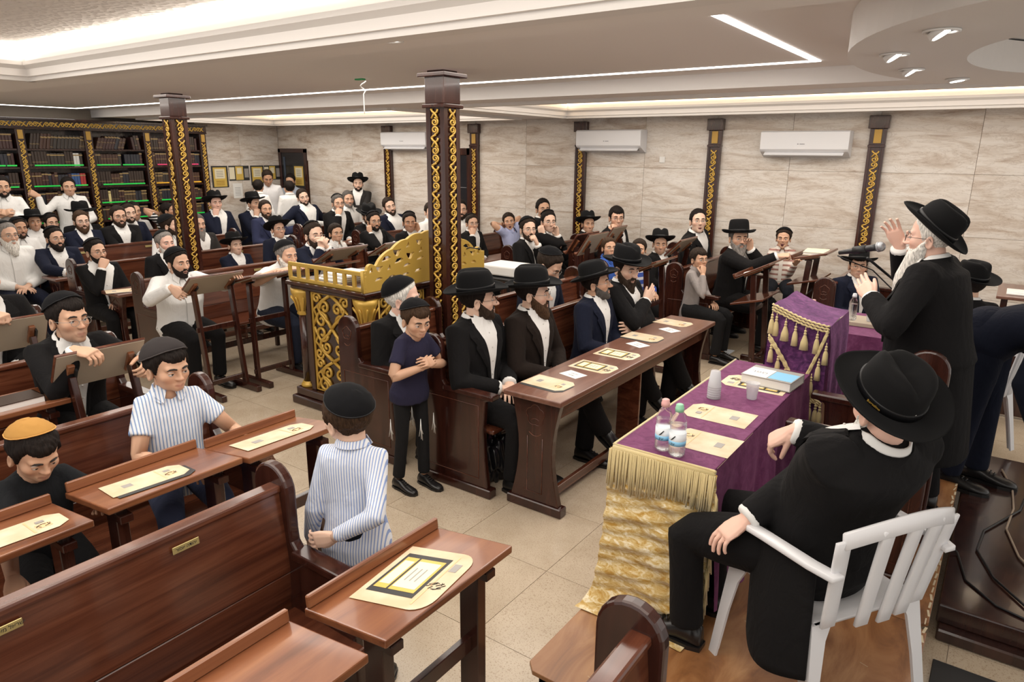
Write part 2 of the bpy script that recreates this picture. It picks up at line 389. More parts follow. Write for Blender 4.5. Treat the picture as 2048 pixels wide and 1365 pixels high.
# --- doors
d = struct(thing('door_1', 'dark doorway in the corner of the marble wall with a notice on it', 'door', (-11.87, YW, 0))); del d['category']
MB().box(-12.29, -12.22, YW-.03, YW+.03, 0, 2.2).box(-11.50, -11.42, YW-.03, YW+.03, 0, 2.2).box(-12.29, -11.42, YW-.03, YW+.03, 2.13, 2.21).build('door_frame', 'wood_z', d, .004)
mat('door_black', (.012,.012,.016), .2); mat('door_blue', (.05,.075,.12), .35)
MB().box(-12.22, -11.50, YW-.012, YW+.02, 0, 2.13).build('leaf', 'door_black', d)
MB().box(-12.15, -12.10, YW-.02, YW-.012, 1.5, 2.05).build('glass_strip', 'door_blue', d)
d = struct(thing('door_2', 'black panelled door behind the free-standing pillar', 'door', (-7.7, YW, 0))); del d['category']
MB().box(-8.2, -8.12, YW-.03, YW+.0, 0, 2.23).box(-7.37, -7.29, YW-.03, YW, 0, 2.23).box(-8.2, -7.29, YW-.03, YW, 2.12, 2.23).build('door_frame', 'wood_z', d, .004)
MB().box(-8.12, -7.37, YW-.012, YW, 0, 2.12).build('leaf', 'door_black', d)
for z in (.6, 1.1, 1.6): MB().box(-8.1, -7.39, YW-.016, YW-.012, z, z+.008).build('rail', 'steel', d)

# --- air conditioners
def ac(x0, x1, zt, label):
    t = thing('air_conditioner', label, 'air conditioner', ((x0+x1)/2, YW, zt-.3), 'split air conditioners on the marble wall')
    y1, y0 = YW-.001, YW-.21
    pr = [(y1, zt), (y0+.03, zt), (y0, zt-.015), (y0+.005, zt-.21), (y0+.03, zt-.235), (y1-.03, zt-.30), (y1, zt-.30)]
    MB().prism(pr, 'x', x0, x1).build('body', 'white_plastic', t, .006, seg=2)
    MB().bar((x0+.05, y0+.035, zt-.262), (x1-.05, y0+.035, zt-.262), .055, .008, (0,-.6,1)).build('louvre', 'white_plastic', t)
    MB().box(x0+.06, x1-.06, y0+.06, y0+.12, zt-.268, zt-.238).build('outlet', 'dark_plastic', t)
    if 'AC3' or 1: MB().box((x0+x1)/2-.06, (x0+x1)/2-.05, y0-.001, y0+.003, zt-.155, zt-.145).box((x0+x1)/2-.035, (x0+x1)/2+.02, y0-.001, y0+.003, zt-.153, zt-.147).build('maker_mark', 'ink_grey', t)
ac(-9.15, -8.1, 2.49, 'white split air conditioner partly hidden behind the free-standing pillar')
ac(-5.22, -4.22, 2.48, 'white split air conditioner mounted over a pilaster, middle of the three')
ac(-2.64, -1.65, 2.44, 'white split air conditioner nearest the standing speaker')
s = MB().box(-4.02, -3.94, YW-.012, YW, 2.05, 2.13); solo(s, 'wall_switch', 'white', 'small white switch plate on the marble wall beside an air conditioner', 'switch', (-3.98, YW, 2.05), None, .003)

# --- bookcase
BX = -11.95
bc = thing('bookcase', 'tall dark wooden bookcase with gilt scroll columns along the end wall', 'bookcase', (BX, 5.2, 0))
cols = [3.38, 4.32, 5.25, 6.17, 7.16]; SZ = [.30, .62, .83, 1.05, 1.31, 1.595, 1.90, 2.163]
MB().box(XW+.001, XW+.03, 3.3, 7.24, 0, 2.58).build('back_panel', 'wood_dark', bc)
for i, y in enumerate(cols):
    w = .10 if i < 4 else .10
    MB().box(XW+.03, BX+.02, y-.06, y+.06, 0, 2.44).build('upright', 'wood_dark', bc, .004)
    MB().box(BX+.02, BX+.03, y-.035, y+.035, 2.30, 2.43).build('gilt_plate', 'gold_dull', bc, .003)
    put_strip(10, (BX+.024, y, .18), PI/2, bc, (1.15, 1, 1.0))
for i in range(4):
    for z in SZ[2:]: MB().box(XW+.03, BX-.005, cols[i]+.06, cols[i+1]-.06, z-.028, z).build('shelf', 'wood_dark', bc, .003)
    MB().box(XW+.03, BX+.0, cols[i]+.06, cols[i+1]-.06, .05, .80).build('cabinet_door', 'wood_z', bc, .004)
MB().box(XW+.03, BX+.03, 3.3, 7.24, 2.44, 2.46).box(XW+.03, BX+.045, 3.28, 7.26, 2.565, 2.60).box(XW+.03, BX+.02, 3.3, 7.24, 2.46, 2.565).build('cornice', 'wood_dark', bc, .004)
o = bpy.data.objects.new('carved_frieze', strip_mesh(18)); COL.objects.link(o); o.parent = bc; o.location = (.026, 3.36-5.2, 2.512); o.rotation_euler = (PI/2, 0, PI/2); o.rotation_euler = Matrix(((0,0,0),(0,0,0),(0,0,0))).to_euler() if 0 else (-PI/2, 0, PI/2)
o.rotation_euler = Matrix(((0,1,0),(0,0,1),(1,0,0))).to_euler()
o.scale = (1.15, 1, 1.01)
# books
bcols = [(.03,.016,.010), (.055,.022,.013), (.014,.014,.022), (.045,.016,.014), (.06,.036,.018), (.028,.02,.015)]
for i, c in enumerate(bcols): mat('book%d' % i, c, .45)
mat('book_red', (.35,.03,.03), .45); mat('book_blue', (.03,.08,.22), .45); mat('book_white', (.6,.6,.58), .5); mat('book_cream', (.65,.55,.25), .5); mat('book_gold', (.30,.21,.09), .45, .4, .2)
def bookmesh(w, h, d, c, bands):
    m = MB(); pr = [(-w/2, -d), (w/2, -d), (w/2, -.006)]+[(w/2*math.cos(t), .004*math.sin(t)-.004) for t in (PI*.25, PI*.5, PI*.75)]+[(-w/2, -.006)]
    m.prism(pr, 'z', 0, h)
    for b in bands: m.box(-w/2-.0004, w/2+.0004, -.03, .0012, h*b, h*b+.006+.012*(b > .6), 1)
    return m.mesh('book', [c, 'book_gold'])
bm = []
rb = random.Random(3)
for k in range(10):
    bm.append((bookmesh(.040+.004*(k % 3), [.20, .222, .185, .21, .195][k % 5], .16, 'book%d' % (k % 6), [(.12, .82), (.72,), (), (.5, .88), (.2, .66, .9), (.8,), (.3,), (.15, .6), (.85,), ()][k]), .040+.004*(k % 3)))
bspec = {c: (bookmesh(.04, .2, .16, c, (.8,)), .04) for c in ('book_red', 'book_blue', 'book_white', 'book_cream')}
bay = ['leftmost bay in view', 'second bay', 'third bay', 'bay behind the pillar']; row = ['top shelf', 'second shelf from the top', 'third shelf from the top', 'fourth shelf from the top', 'low shelf behind the heads', 'lowest shelf']
tot = 0
for bi in range(4):
    for si, z in enumerate(sorted(SZ[2:], reverse=True)[:5]):
        y = cols[bi]+.075; y1 = cols[bi+1]-.075; tilt = 0
        if bi == 0: y = cols[bi]+.55
        if si == 0 and bi in (1, 2): tilt = -.22 if bi == 1 else -.35
        lab = 'dark leather-bound volume on the %s, %s' % (row[si], bay[bi]); grp = 'books on the %s of the %s' % (row[si], bay[bi])
        k = rb.randrange(10); n0 = y; ge = None; part = 'b'
        while y < y1-.04:
            if rb.random() < .4: k = rb.randrange(10)
            me, w = bm[k]; lb, gp = lab, grp
            if bi == 1 and si == 2 and y > y1-.24: me, w = bspec['book_red' if (y > y1-.12) else 'book_blue']; lb = '%s volume at the end of the third shelf of the second bay' % ('red' if y > y1-.12 else 'blue'); gp = lb+'s'
            elif bi == 1 and si == 1 and y1-.2 < y < y1-.1: me, w = bspec['book_white']; lb = 'white-spined volume on the second shelf of the second bay'; gp = 'white books of the second bay'
            elif bi == 2 and si == 3 and .09 < y-n0 < .14: me, w = bspec['book_cream']; lb = 'cream volume standing out on the fourth shelf of the third bay'; gp = None
            if bi == 2 and si == 0 and .42 < y-n0 < .6: y += .03; tilt = .12; continue
            if bi == 2 and si == 1 and .38 < y-n0 < .42: y += .05; continue
            o = bpy.data.objects.new('book', me); COL.objects.link(o); tot += 1
            o.location = (BX-.02-.01*rb.random(), y+w/2+(.03 if tilt < 0 else 0), z+.001); o.rotation_euler = (0, 0, -PI/2) if not tilt else (tilt*-1, 0, -PI/2)
            if tilt: o.rotation_euler = Matrix(((0,1,0),(-1,0,0),(0,0,1))).to_4x4().to_euler(); o.matrix_world = Matrix.Translation(o.location)@Matrix.Rotation(tilt, 4, 'X')@Matrix.Rotation(-PI/2, 4, 'Z')
            tag(o, lb, 'book', gp); y += w+.0015+(abs(tilt)*.012)
        tape = 'green_tape'
        if bi == 3: tape = [None, 'pink_tape', 'amber_tape', 'green_tape', 'green_tape'][si]
        if si == 0: tape = None
        if tape:
            for q0, q1 in (((n0+.005, n0+(y1-n0)*.48), (n0+(y1-n0)*.53, y1-.02)) if (bi+si) % 2 else ((n0+.06, y1-.04),)):
                MB().box(BX-.012, BX-.0095+.002, q0, q1, z+.012, z+.032).build('tape_strip', tape, bc)
# --- notices on the wall and the corner door
def notice(loc, w, h, face, kind, label):
    t = thing('wall_notice', label, 'poster', loc, 'notices pinned up near the corner')
    x, y, z = loc
    def pl(u0, u1, v0, v1, d, mt, nm):
        m = MB()
        if face == 'x': m.box(x+.001, x+.002+d, y+u0*w, y+u1*w, z+v0*h, z+v1*h)
        else: m.box(x+u0*w, x+u1*w, y-.002-d, y-.001, z+v0*h, z+v1*h)
        m.build(nm, mt, t)
    if kind == 'gold':
        pl(0, 1, 0, 1, 0, 'print_black', 'sheet'); pl(.1, .9, .04, .93, .001, 'print_gold', 'gold_ground'); pl(.2, .8, .42, .86, .002, 'print_cream', 'text_field')
        for q in range(4): pl(.3, .7, .5+q*.08, .52+q*.08, .003, 'ink_grey', 'text_line')
        for q in range(3): pl(.25, .75, .12+q*.08, .15+q*.08, .003, 'gold_dull', 'text_line')
    elif kind == 'dark':
        pl(0, 1, 0, 1, 0, 'print_black', 'sheet'); pl(.02, .28, .1, .9, .001, 'print_cream', 'text_field'); pl(.33, .7, .05, .95, .001, 'print_gold', 'gold_ground'); pl(.4, .63, .45, .85, .002, 'print_cream', 'text_field'); pl(.76, .97, .2, .8, .001, 'print_grey', 'text_field')
    else:
        pl(0, 1, 0, 1, 0, 'paper_white', 'sheet')
        for q in range(6): pl(.2, .8, .2+q*.1, .22+q*.1, .001, 'ink_grey', 'text_line')
notice((XW, 7.48, 1.48), .34, .40, 'x', 'gold', 'tall gold and black notice next to the bookcase edge')
notice((XW, 7.84, 1.60), .44, .28, 'x', 'dark', 'wide black notice with a gold centre, second from the bookcase')
notice((XW, 8.31, 1.50), .30, .38, 'x', 'gold', 'tall gold and black notice, third from the bookcase')
notice((XW, 8.62, 1.60), .37, .28, 'x', 'dark', 'wide black notice behind the man in a white tee')
notice((XW, 7.90, 1.27), .20, .28, 'x', 'white', 'plain white sheet taped below the black notice')
notice((-11.86, YW-.012, 1.48), .34, .42, 'y', 'gold', 'gold and black notice hung on the corner door')
# ================================================================ benches, desks, stands
def emblem(m, f, sc=1.0, r=.0028):
    """carved five-lobed emblem; f maps (u, v) on the face to a point"""
    k = 40; pts = []
    for i in range(k):
        a = 2*PI*i/k+PI/2; q = .036+.007*abs(math.cos(2.5*(a-PI/2)))*1.2
        pts.append(f(q*math.cos(a)*sc, q*math.sin(a)*1.05*sc))
    m.tube(pts, r, 5, closed=True)
    m.tube([f((-.022+.0055*i)*sc, (-.022+.008*math.sin(PI*i/8))*sc) for i in range(9)], r, 5)
    m.tube([f((-.03+.0075*i)*sc, (-.075-.014*math.sin(PI*i/8))*sc) for i in range(9)], r, 5)
    return m
END = [(0, .055), (0, .93)]+arc(.10, .93, .10, PI, 0, 12)[1:]+[(.20, .78), (.205, .735), (.235, .70), (.59, .695), (.59, .665), (.55, .655), (.535, .46), (.545, .25), (.57, .055)]
def bench(x0, y0, y1, label, ends=(1, 1), emb=None, plates=(), group='long wooden benches', back=.96, dark=True):
    t = thing('bench', label, 'bench', (x0+.3, (y0+y1)/2, 0), group)
    for e, yy in ((0, y0), (1, y1)):
        if not ends[e]: continue
        a, b = (yy, yy+.045) if e == 0 else (yy-.045, yy)
        p = MB().prism([(x0+x, z) for x, z in END], 'y', a, b).build('end_panel', 'wood_z', t, .010, seg=2)
        MB().box(x0+.215, x0+.62, a-.015, b+.015, .672, .708).build('armrest', 'wood_z', t, .008, seg=2)
        MB().box(x0-.012, x0+.60, a-.014, b+.014, 0, .062).build('plinth', 'wood_z', t, .006)
        ys = a if e == 0 else b
        s = -.001 if e == 0 else .001
        m = MB(); emblem(m, lambda u, v: (x0+.10+u, ys+s, .905+v), 1.05)
        m.tube([(x0+.05, ys+s, .62), (x0+.05, ys+s, .12), (x0+.50, ys+s, .12), (x0+.50, ys+s, .62)], .003, 5, closed=True)
        m.build('carving', 'wood_x', p)
    a, b = y0+.04, y1-.04
    MB().prism([(x0+.13, .415), (x0+.17, .415), (x0+.185, .60), (x0+.145, .60)], 'y', a, b).build('lower_back', 'wood_y', t, .003)
    MB().prism([(x0+.147, .604), (x0+.187, .604), (x0+.155, back-.03), (x0+.115, back-.03)], 'y', a, b).build('backrest', 'wood_y', t, .003)
    MB().prism([(x0+.105, back-.03), (x0+.168, back-.03), (x0+.166, back), (x0+.103, back)], 'y', a, b).build('top_rail', 'wood_y', t, .009, seg=2)
    MB().box(x0+.19, x0+.59, a, b, .425, .455).build('seat', 'wood_y', t, .01, seg=2)
    MB().box(x0+.22, x0+.25, a, b, .12, .18).build('stretcher', 'wood_z', t, .004)
    n = max(1, int((y1-y0)/1.3))
    for i in range(1, n): yy = y0+(y1-y0)*i/n; MB().box(x0+.18, x0+.22, yy-.02, yy+.02, 0, .43).box(x0+.52, x0+.56, yy-.02, yy+.02, 0, .43).build('leg', 'wood_z', t, .003)
    for yy in plates:
        q = MB().bar((x0+.1695, yy-.048, back-.064), (x0+.1695, yy+.048, back-.064), .026, .003, (1, 0, .1)).build('name_plate', 'brass', t, .002)
    return t
BN = 'benches of the near block'
bench(-.75, -.6, 1.49, 'dark bench with a rounded end post at the bottom edge of the picture', (0, 1), group=BN)
bench(-2.22, -.9, 1.44, 'empty bench with two brass plates in front of the boys, nearest the camera', (0, 1), group=BN)
bench(-3.46, -.9, 1.88, 'bench holding the boy in the striped shirt and the boy in the ochre cap', (0, 1), group=BN)
bench(-4.72, -.6, 2.0, 'bench of the teenager gripping a tilted stand', (0, 1), group=BN)
bench(-5.97, -.6, 2.05, 'bench of the half-hidden man at the edge of the picture', (0, 1), group=BN)
BC = 'benches of the middle block'
bench(-3.05, 3.2, 5.8, 'front bench of the four men in black hats', (1, 1), group=BC, plates=(4.1, 5.2), back=.95)
bench(-3.85, 3.2, 4.12, 'short bench of the white-bearded man in front of the gold reading table', (1, 1), group=BC, plates=(3.5,), back=.95)
bench(-3.75, 4.75, 6.2, 'bench behind the front row where a man bends his head', (0, 1), group=BC, back=.93)
bench(-6.85, 3.2, 6.1, 'bench of the heavy man in the white shirt holding a stand', (1, 1), group=BC, plates=(4.5, 5.4))
bench(-8.25, 3.2, 6.1, 'bench beside the pillar where a man rests his hand on his mouth', (1, 1), group=BC, plates=(3.6, 4.5, 5.2))
bench(-9.67, 3.2, 6.1, 'bench behind the bearded man in navy, second from the bookcase', (1, 1), group=BC, plates=(3.9, 4.75))
bench(-11.07, 3.2, 6.1, 'bench in front of the bookcase in the middle block', (1, 1), group=BC)
BF = 'benches of the far block by the marble wall'
for x, pl, lb in ((-10.9, (7.5, 8.2), 'far bench nearest the corner door'), (-9.5, (7.5, 8.3), 'far bench under the man stretching his arms along the back'), (-8.1, (7.5, 8.3), 'far bench with the young man holding his cheek'),
                  (-6.7, (7.4, 8.2), 'far bench next to the black door'), (-5.28, (7.3,), 'far bench of the bearded man with his fist at his mouth'), 
                  (-3.02, (), 'far bench of the boy in the grey shirt'), (-1.48, (), 'far bench beside the boy in a black hat near the stage')):
    bench(x, 7.1, 8.85, lb, (1, 1), group=BF, plates=pl)
bench(-4.66, 7.75, 8.85, 'short far bench of the young man in round glasses', (1, 1), group=BF)
bench(-3.75, 6.75, 8.85, 'far bench of the boy in a wide black hat', (1, 1), group=BF)

def long_desk(x0, x1, y0, y1, z, label, emb=True, sk=True):
    t = thing('long_desk', label, 'desk', ((x0+x1)/2, (y0+y1)/2, 0), 'long wooden desks')
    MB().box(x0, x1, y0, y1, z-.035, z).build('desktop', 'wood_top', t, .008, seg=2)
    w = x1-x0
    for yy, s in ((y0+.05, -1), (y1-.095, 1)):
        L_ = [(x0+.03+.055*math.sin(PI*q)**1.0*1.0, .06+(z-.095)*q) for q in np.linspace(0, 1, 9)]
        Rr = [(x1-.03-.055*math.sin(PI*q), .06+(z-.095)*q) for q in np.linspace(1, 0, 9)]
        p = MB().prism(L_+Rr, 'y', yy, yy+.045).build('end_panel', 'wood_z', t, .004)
        MB().box(x0+.005, x1-.005, yy-.015, yy+.06, 0, .062).build('plinth', 'wood_z', t, .006)
        ys = yy-.001 if s < 0 else yy+.046
        m = MB(); emblem(m, lambda u, v: ((x0+x1)/2+u, ys, z-.14+v*1.0), 1.5)
        m.tube([((x0+x1)/2-.055, ys, z-.28), ((x0+x1)/2-.055, ys, .12), ((x0+x1)/2+.055, ys, .12), ((x0+x1)/2+.055, ys, z-.28)], .003, 5)
        m.build('carving', 'wood_x', p)
    MB().box(x1-.10, x1-.08, y0+.09, y1-.09, z-.16, z-.036).build('apron', 'wood_y', t, .003)
    MB().box((x0+x1)/2+.04, (x0+x1)/2+.07, y0+.09, y1-.09, .05, .11).build('stretcher', 'wood_y', t, .003)
    MB().box((x0+x1)/2-.06, (x0+x1)/2+.12, (y0+y1)/2-.012, (y0+y1)/2+.012, .0, z-.036).build('middle_support', 'wood_y', t, .003)
    return t
long_desk(-2.365, -1.95, 3.21, 5.74, .77, 'long desk in front of the four men in black hats')
for x, lb in ((-7.5, 'desk in front of the man with his hand on his mouth'), (-8.92, 'desk in front of the bearded man in navy at the aisle'), (-10.3, 'desk between the two benches nearest the bookcase, middle block')):
    long_desk(x, x+.36, 3.2, 6.05, .76, lb)
for x, lb in ((-10.2, 'far desk ahead of the bench nearest the corner'), (-8.8, 'far desk behind the plank end with a carved rosette'), (-7.4, 'far desk in front of the young man holding his cheek'), (-5.95, 'far desk beside the projector cart')):
    long_desk(x, x+.34, 7.12, 8.8, .76, lb)

def slant_desk(x0, x1, y0, y1, z0, z1, label, m_top='wood_orange'):
    t = thing('slant_desk', label, 'desk', ((x0+x1)/2, (y0+y1)/2, 0), 'single slanted desks of the near block')
    s = (z1-z0)/(x1-x0)
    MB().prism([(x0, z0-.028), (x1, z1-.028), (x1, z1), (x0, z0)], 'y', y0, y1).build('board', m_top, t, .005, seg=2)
    MB().prism([(x0+.004, z0), (x0+.022, z0+.003), (x0+.018, z0+.045), (x0, z0+.042)], 'y', y0+.004, y1-.004).build('ledge', m_top, t, .004)
    for yy in (y0+.05, y1-.10):
        MB().box(x1-.15, x1-.07, yy, yy+.045, 0, z1-.05).build('leg', 'wood_z', t, .003)
        MB().box(x1-.28, x1-.03, yy-.002, yy+.047, z0-.05, z0-.018).build('bracket', 'wood_z', t, .003)
    MB().box(x1-.125, x1-.10, y0+.08, y1-.08, .50, .56).build('crossbar', 'wood_z', t, .003)
    return t
SD = [slant_desk(-1.525, -1.18, 1.08, 1.66, .85, .90, 'slanted desk holding a parchment sheet with a gold framed print, by the aisle'),
 slant_desk(-1.525, -1.18, .44, 1.02, .85, .90, 'slanted desk cut by the bottom edge of the picture'),
 slant_desk(-2.87, -2.50, .98, 1.53, .85, .90, 'slanted desk with an open leaflet between the two boys'),
 slant_desk(-2.83, -2.47, 1.54, 2.04, .85, .90, 'slanted desk in front of the striped boy, at the aisle end'),
 slant_desk(-2.87, -2.50, .40, .93, .83, .88, 'slanted desk in front of the boy in the ochre cap'),
 slant_desk(-4.26, -3.90, .75, 1.44, .84, .89, 'slanted desk carrying a thick closed book')]

def stand(xu, zu, xl, zl, y0, y1, xf, label, shelf=False, under='under_board'):
    """reading stand: board from lower edge (xl, zl) to upper edge (xu, zu); reading side faces -X"""
    t = thing('reading_stand', label, 'reading stand', ((xu+xl)/2, (y0+y1)/2, 0), 'wooden reading stands')
    d = np.array((xu-xl, zu-zl)); ln = np.linalg.norm(d); d /= ln; n = np.array((d[1], -d[0]))
    P = lambda a, b: tuple(np.array((xl, zl))+d*a+n*b)
    b = MB().prism([P(0, 0), P(ln, 0), P(ln, -.018), P(0, -.018)], 'y', y0, y1); b.build('board', 'wood_x', t, .003)
    MB().prism([P(.006, .003), P(ln-.006, .003), P(ln-.006, .0), P(.006, .0)], 'y', y0+.006, y1-.006).build('underside', under, t)
    MB().prism([P(0, -.018), P(.02, -.018), P(.02, -.05), P(0, -.05)], 'y', y0, y1).build('ledge', 'wood_x', t, .003)
    w = y1-y0
    for yy in (y0+.12*w+.02, y1-.12*w-.02):
        a = P(ln*.45, .012)
        MB().bar((*[P(ln*.2, .012)[0]], yy, P(ln*.2, .012)[1]), (P(ln*.72, .012)[0], yy, P(ln*.72, .012)[1]), .035, .022, (n[0], 0, n[1])).build('cleat', 'wood_orange', t, .003)
        q = MB().bar((P(ln*.3, .022)[0], yy+.022, P(ln*.3, .022)[1]), (P(ln*.62, .022)[0], yy+.022, P(ln*.62, .022)[1]), .012, .03, (n[0], 0, n[1])); q.build('hinge', 'black', t)
        MB().bar((a[0]+n[0]*.02, yy, a[1]+n[1]*.02), (xf, yy, .05), .032, .055, (1, 0, .2)).build('leg', 'wood_z', t, .004)
        MB().bar((xf-.24, yy, .03), (xf+.20, yy, .03), .05, .055).build('foot', 'wood_z', t, .004)
    za = (zl+zu)/2
    for z in (.13, za*.62):
        xx = xf+(P(ln*.45, .012)[0]-xf)*(z/za)
        MB().box(xx-.012, xx+.012, y0+.1*w, y1-.1*w, z-.022, z+.022).build('crossbar', 'wood_z', t, .003)
    if shelf:
        MB().prism([(xl-.02, zl-.25), (xl+.30, zl-.17), (xl+.30, zl-.19), (xl-.02, zl-.27)], 'y', y0, y1).build('book_shelf', 'wood_x', t, .003)
    return t
stand(-3.85, 1.135, -3.985, .92, 1.38, 1.84, -3.70, 'reading stand tilted up in the grip of the teenager in glasses')
stand(-5.08, 1.11, -5.22, .88, 1.15, 1.83, -4.95, 'reading stand tilted up under the fist at the picture edge')
stand(-5.62, 1.10, -5.86, .905, 3.12, 3.64, -5.62, 'reading stand held by the heavy man in the white shirt')
stand(-5.46, 1.06, -5.80, .965, 3.60, 4.16, -5.62, 'reading stand under the folded arms of the white-bearded man')
stand(-5.35, 1.08, -5.75, .985, 4.22, 4.80, -5.55, 'reading stand just behind the gold balustrade')
stand(-5.75, 1.16, -6.05, .99, 4.75, 5.28, -5.9, 'reading stand under the elbows of the man with clasped hands')
stand(-5.55, 1.18, -5.85, 1.02, 5.35, 5.95, -5.7, 'reading stand behind the crest of the gold reading table')
stand(-4.10, 1.24, -4.26, 1.0, 7.02, 7.55, -4.1, 'reading stand with an open inner frame before the boy in a curled hat', True, 'wood_z')
stand(-3.82, 1.28, -3.98, 1.03, 6.80, 7.27, -3.98, 'reading stand tilted in front of the young man with round glasses')
stand(-3.80, 1.32, -3.96, 1.08, 7.34, 7.70, -3.98, 'reading stand tilted next to the wall, farther of a pair')
stand(-2.78, 1.13, -3.06, 1.0, 6.30, 6.84, -2.85, 'reading stand with a carved ledge beside the grey-shirted boy bench')
stand(-3.00, 1.22, -3.20, 1.02, 7.45, 7.95, -3.26, 'reading stand before the young man leaning and looking up')
stand(-1.85, 1.13, -2.18, .96, 6.85, 7.45, -1.95, 'reading stand with a white rolled paper by the grey-bearded man in a hat', True)
stand(-1.46, 1.20, -1.80, 1.12, 7.45, 7.95, -1.72, 'reading stand holding an open old book beside the wall', True)

# ================================================================ the gold reading table
bt = thing('reading_table', 'carved wooden reading table with gilt lattice panels and a golden crest', 'reading table', (-4.46, 4.33, 0))
bx0, bx1, by0, by1 = -4.90, -4.02, 3.63, 5.08
MB().box(bx0-.06, bx1+.06, by0-.06, by1+.06, 0, .075).box(bx0-.03, bx1+.03, by0-.03, by1+.03, .075, .15).build('plinth', 'wood_z', bt, .012, seg=2)
MB().box(bx0+.03, bx1-.03, by0+.03, by1-.03, .15, 1.03).build('core', 'wood_dark', bt)
MB().box(bx0-.05, bx1+.05, by0-.05, by1+.05, 1.065, 1.10).box(bx0-.02, bx1+.02, by0-.02, by1+.02, 1.03, 1.065).build('table_top', 'wood_z', bt, .01, seg=2)
for ux, uy in ((bx0+.05, by0+.05), (bx1-.05, by0+.05), (bx1-.05, by1-.05), (bx0+.05, by1-.05)):
    MB().lathe([(.062, .15), (.068, .165), (.062, .18), (.05, .19), (.05, .2)], (ux, uy, 0), 20).build('gilt_ring', 'gold', bt)
    MB().lathe([(.045, .19), (.045, .82)], (ux, uy, 0), 16).build('round_column', 'wood_z', bt)
    c = MB(); n = 20; a = np.arange(n)*2*PI/n
    c.loft([np.stack([ux+r*(1+.06*np.cos(5*a))*np.cos(a), uy+r*(1+.06*np.cos(5*a))*np.sin(a), np.full(n, z)], 1) for r, z in ((.05, .80), (.058, .81), (.052, .83), (.06, .88), (.075, .94), (.095, .99), (.10, 1.03))])
    for i in range(10):
        q = 2*PI*i/10; c.tube([(ux+.055*math.cos(q), uy+.055*math.sin(q), .84), (ux+.075*math.cos(q), uy+.075*math.sin(q), .92), (ux+.104*math.cos(q), uy+.104*math.sin(q), .965)], .008, 5)
    c.build('gilt_capital', 'gold', bt)
def lattice(w, h, r=.0155):
    m = MB()
    def sp(cx, cz, r0, r1, a0, turns, k=18): return [(cx+(r0+(r1-r0)*i/k)*math.cos(a0+turns*2*PI*i/k), 0, cz+(r0+(r1-r0)*i/k)*math.sin(a0+turns*2*PI*i/k)) for i in range(k+1)]
    m.tube([(-w/2, 0, 0), (w/2, 0, 0), (w/2, 0, h), (-w/2, 0, h)], r*.9, 5, closed=True)
    n = max(2, round(h/.27)); u = h/n
    for q in range(n):
        z = q*u; s = 1 if q % 2 == 0 else -1
        for sd in (-1, 1):
            f = lambda P: [(sd*x, y, z+(zz if s > 0 else u-zz)) for x, y, zz in P]
            m.tube(f([(0, 0, 0), (w*.10, 0, u*.18), (w*.30, 0, u*.42), (w*.36, 0, u*.62), (w*.22, 0, u*.8), (0, 0, u)]), r, 5)
            m.tube(f(sp(w*.28, u*.20, w*.17, .010, PI*.95, -1.4)), r*.85, 5)
            m.tube(f(sp(w*.17, u*.60, w*.13, .008, -PI*.1, 1.35)), r*.85, 5)
            m.tube(f(sp(w*.38, u*.84, w*.11, .008, PI, -1.3)), r*.8, 5)
            m.tube(f([(w*.48, 0, u*.05), (w*.40, 0, u*.3), (w*.47, 0, u*.5), (w*.36, 0, u*.62)]), r*.8, 5)
    return m
def put(mb, name, mt, parent, loc, rz):
    o = mb.build(name, mt, parent, origin=(0,0,0)); o.location = np.array(loc)-np.array(parent['_o']); o.rotation_euler = (0,0,rz); return o
put(lattice(.46, .86), 'gilt_lattice', 'gold', bt, ((bx0+bx1)/2, by0+.022, .16), 0)
for i in range(2): put(lattice(.52, .86), 'gilt_lattice', 'gold', bt, (bx1-.022, by0+.42+.62*i, .16), PI/2)
put(lattice(.46, .86), 'gilt_lattice', 'gold', bt, ((bx0+bx1)/2, by1-.022, .16), PI)
for sx in (-1, 1): MB().box((bx0+bx1)/2+sx*.26-.025, (bx0+bx1)/2+sx*.26+.025, by0-.002, by0+.03, .15, 1.03).build('stile', 'wood_z', bt, .003)
for yy in (by0+.11, by0+.73, by0+1.35): MB().box(bx1-.03, bx1+.002, yy-.025, yy+.025, .15, 1.03).build('stile', 'wood_z', bt, .003)
# balustrade on the short side
g = MB(); yb = by0-.0; th = .022
g.box(bx0-.03, bx1+.03, yb-th, yb, 1.10, 1.135); g.box(bx0-.03, bx1+.03, yb-th, yb, 1.225, 1.262)
g.build('balustrade_rail', 'gold_paint', bt, .008, seg=2)
for i in range(9):
    x = bx0-.015+(bx1-bx0+.03)*i/8
    MB().box(x-.017, x+.017, yb-th, yb, 1.13, 1.23).build('baluster', 'gold_paint', bt, .003)
for side_y in (by1,):
    MB().box(bx0-.03, bx1+.03, side_y, side_y+th, 1.10, 1.2).build('rear_rail', 'gold_paint', bt, .006)
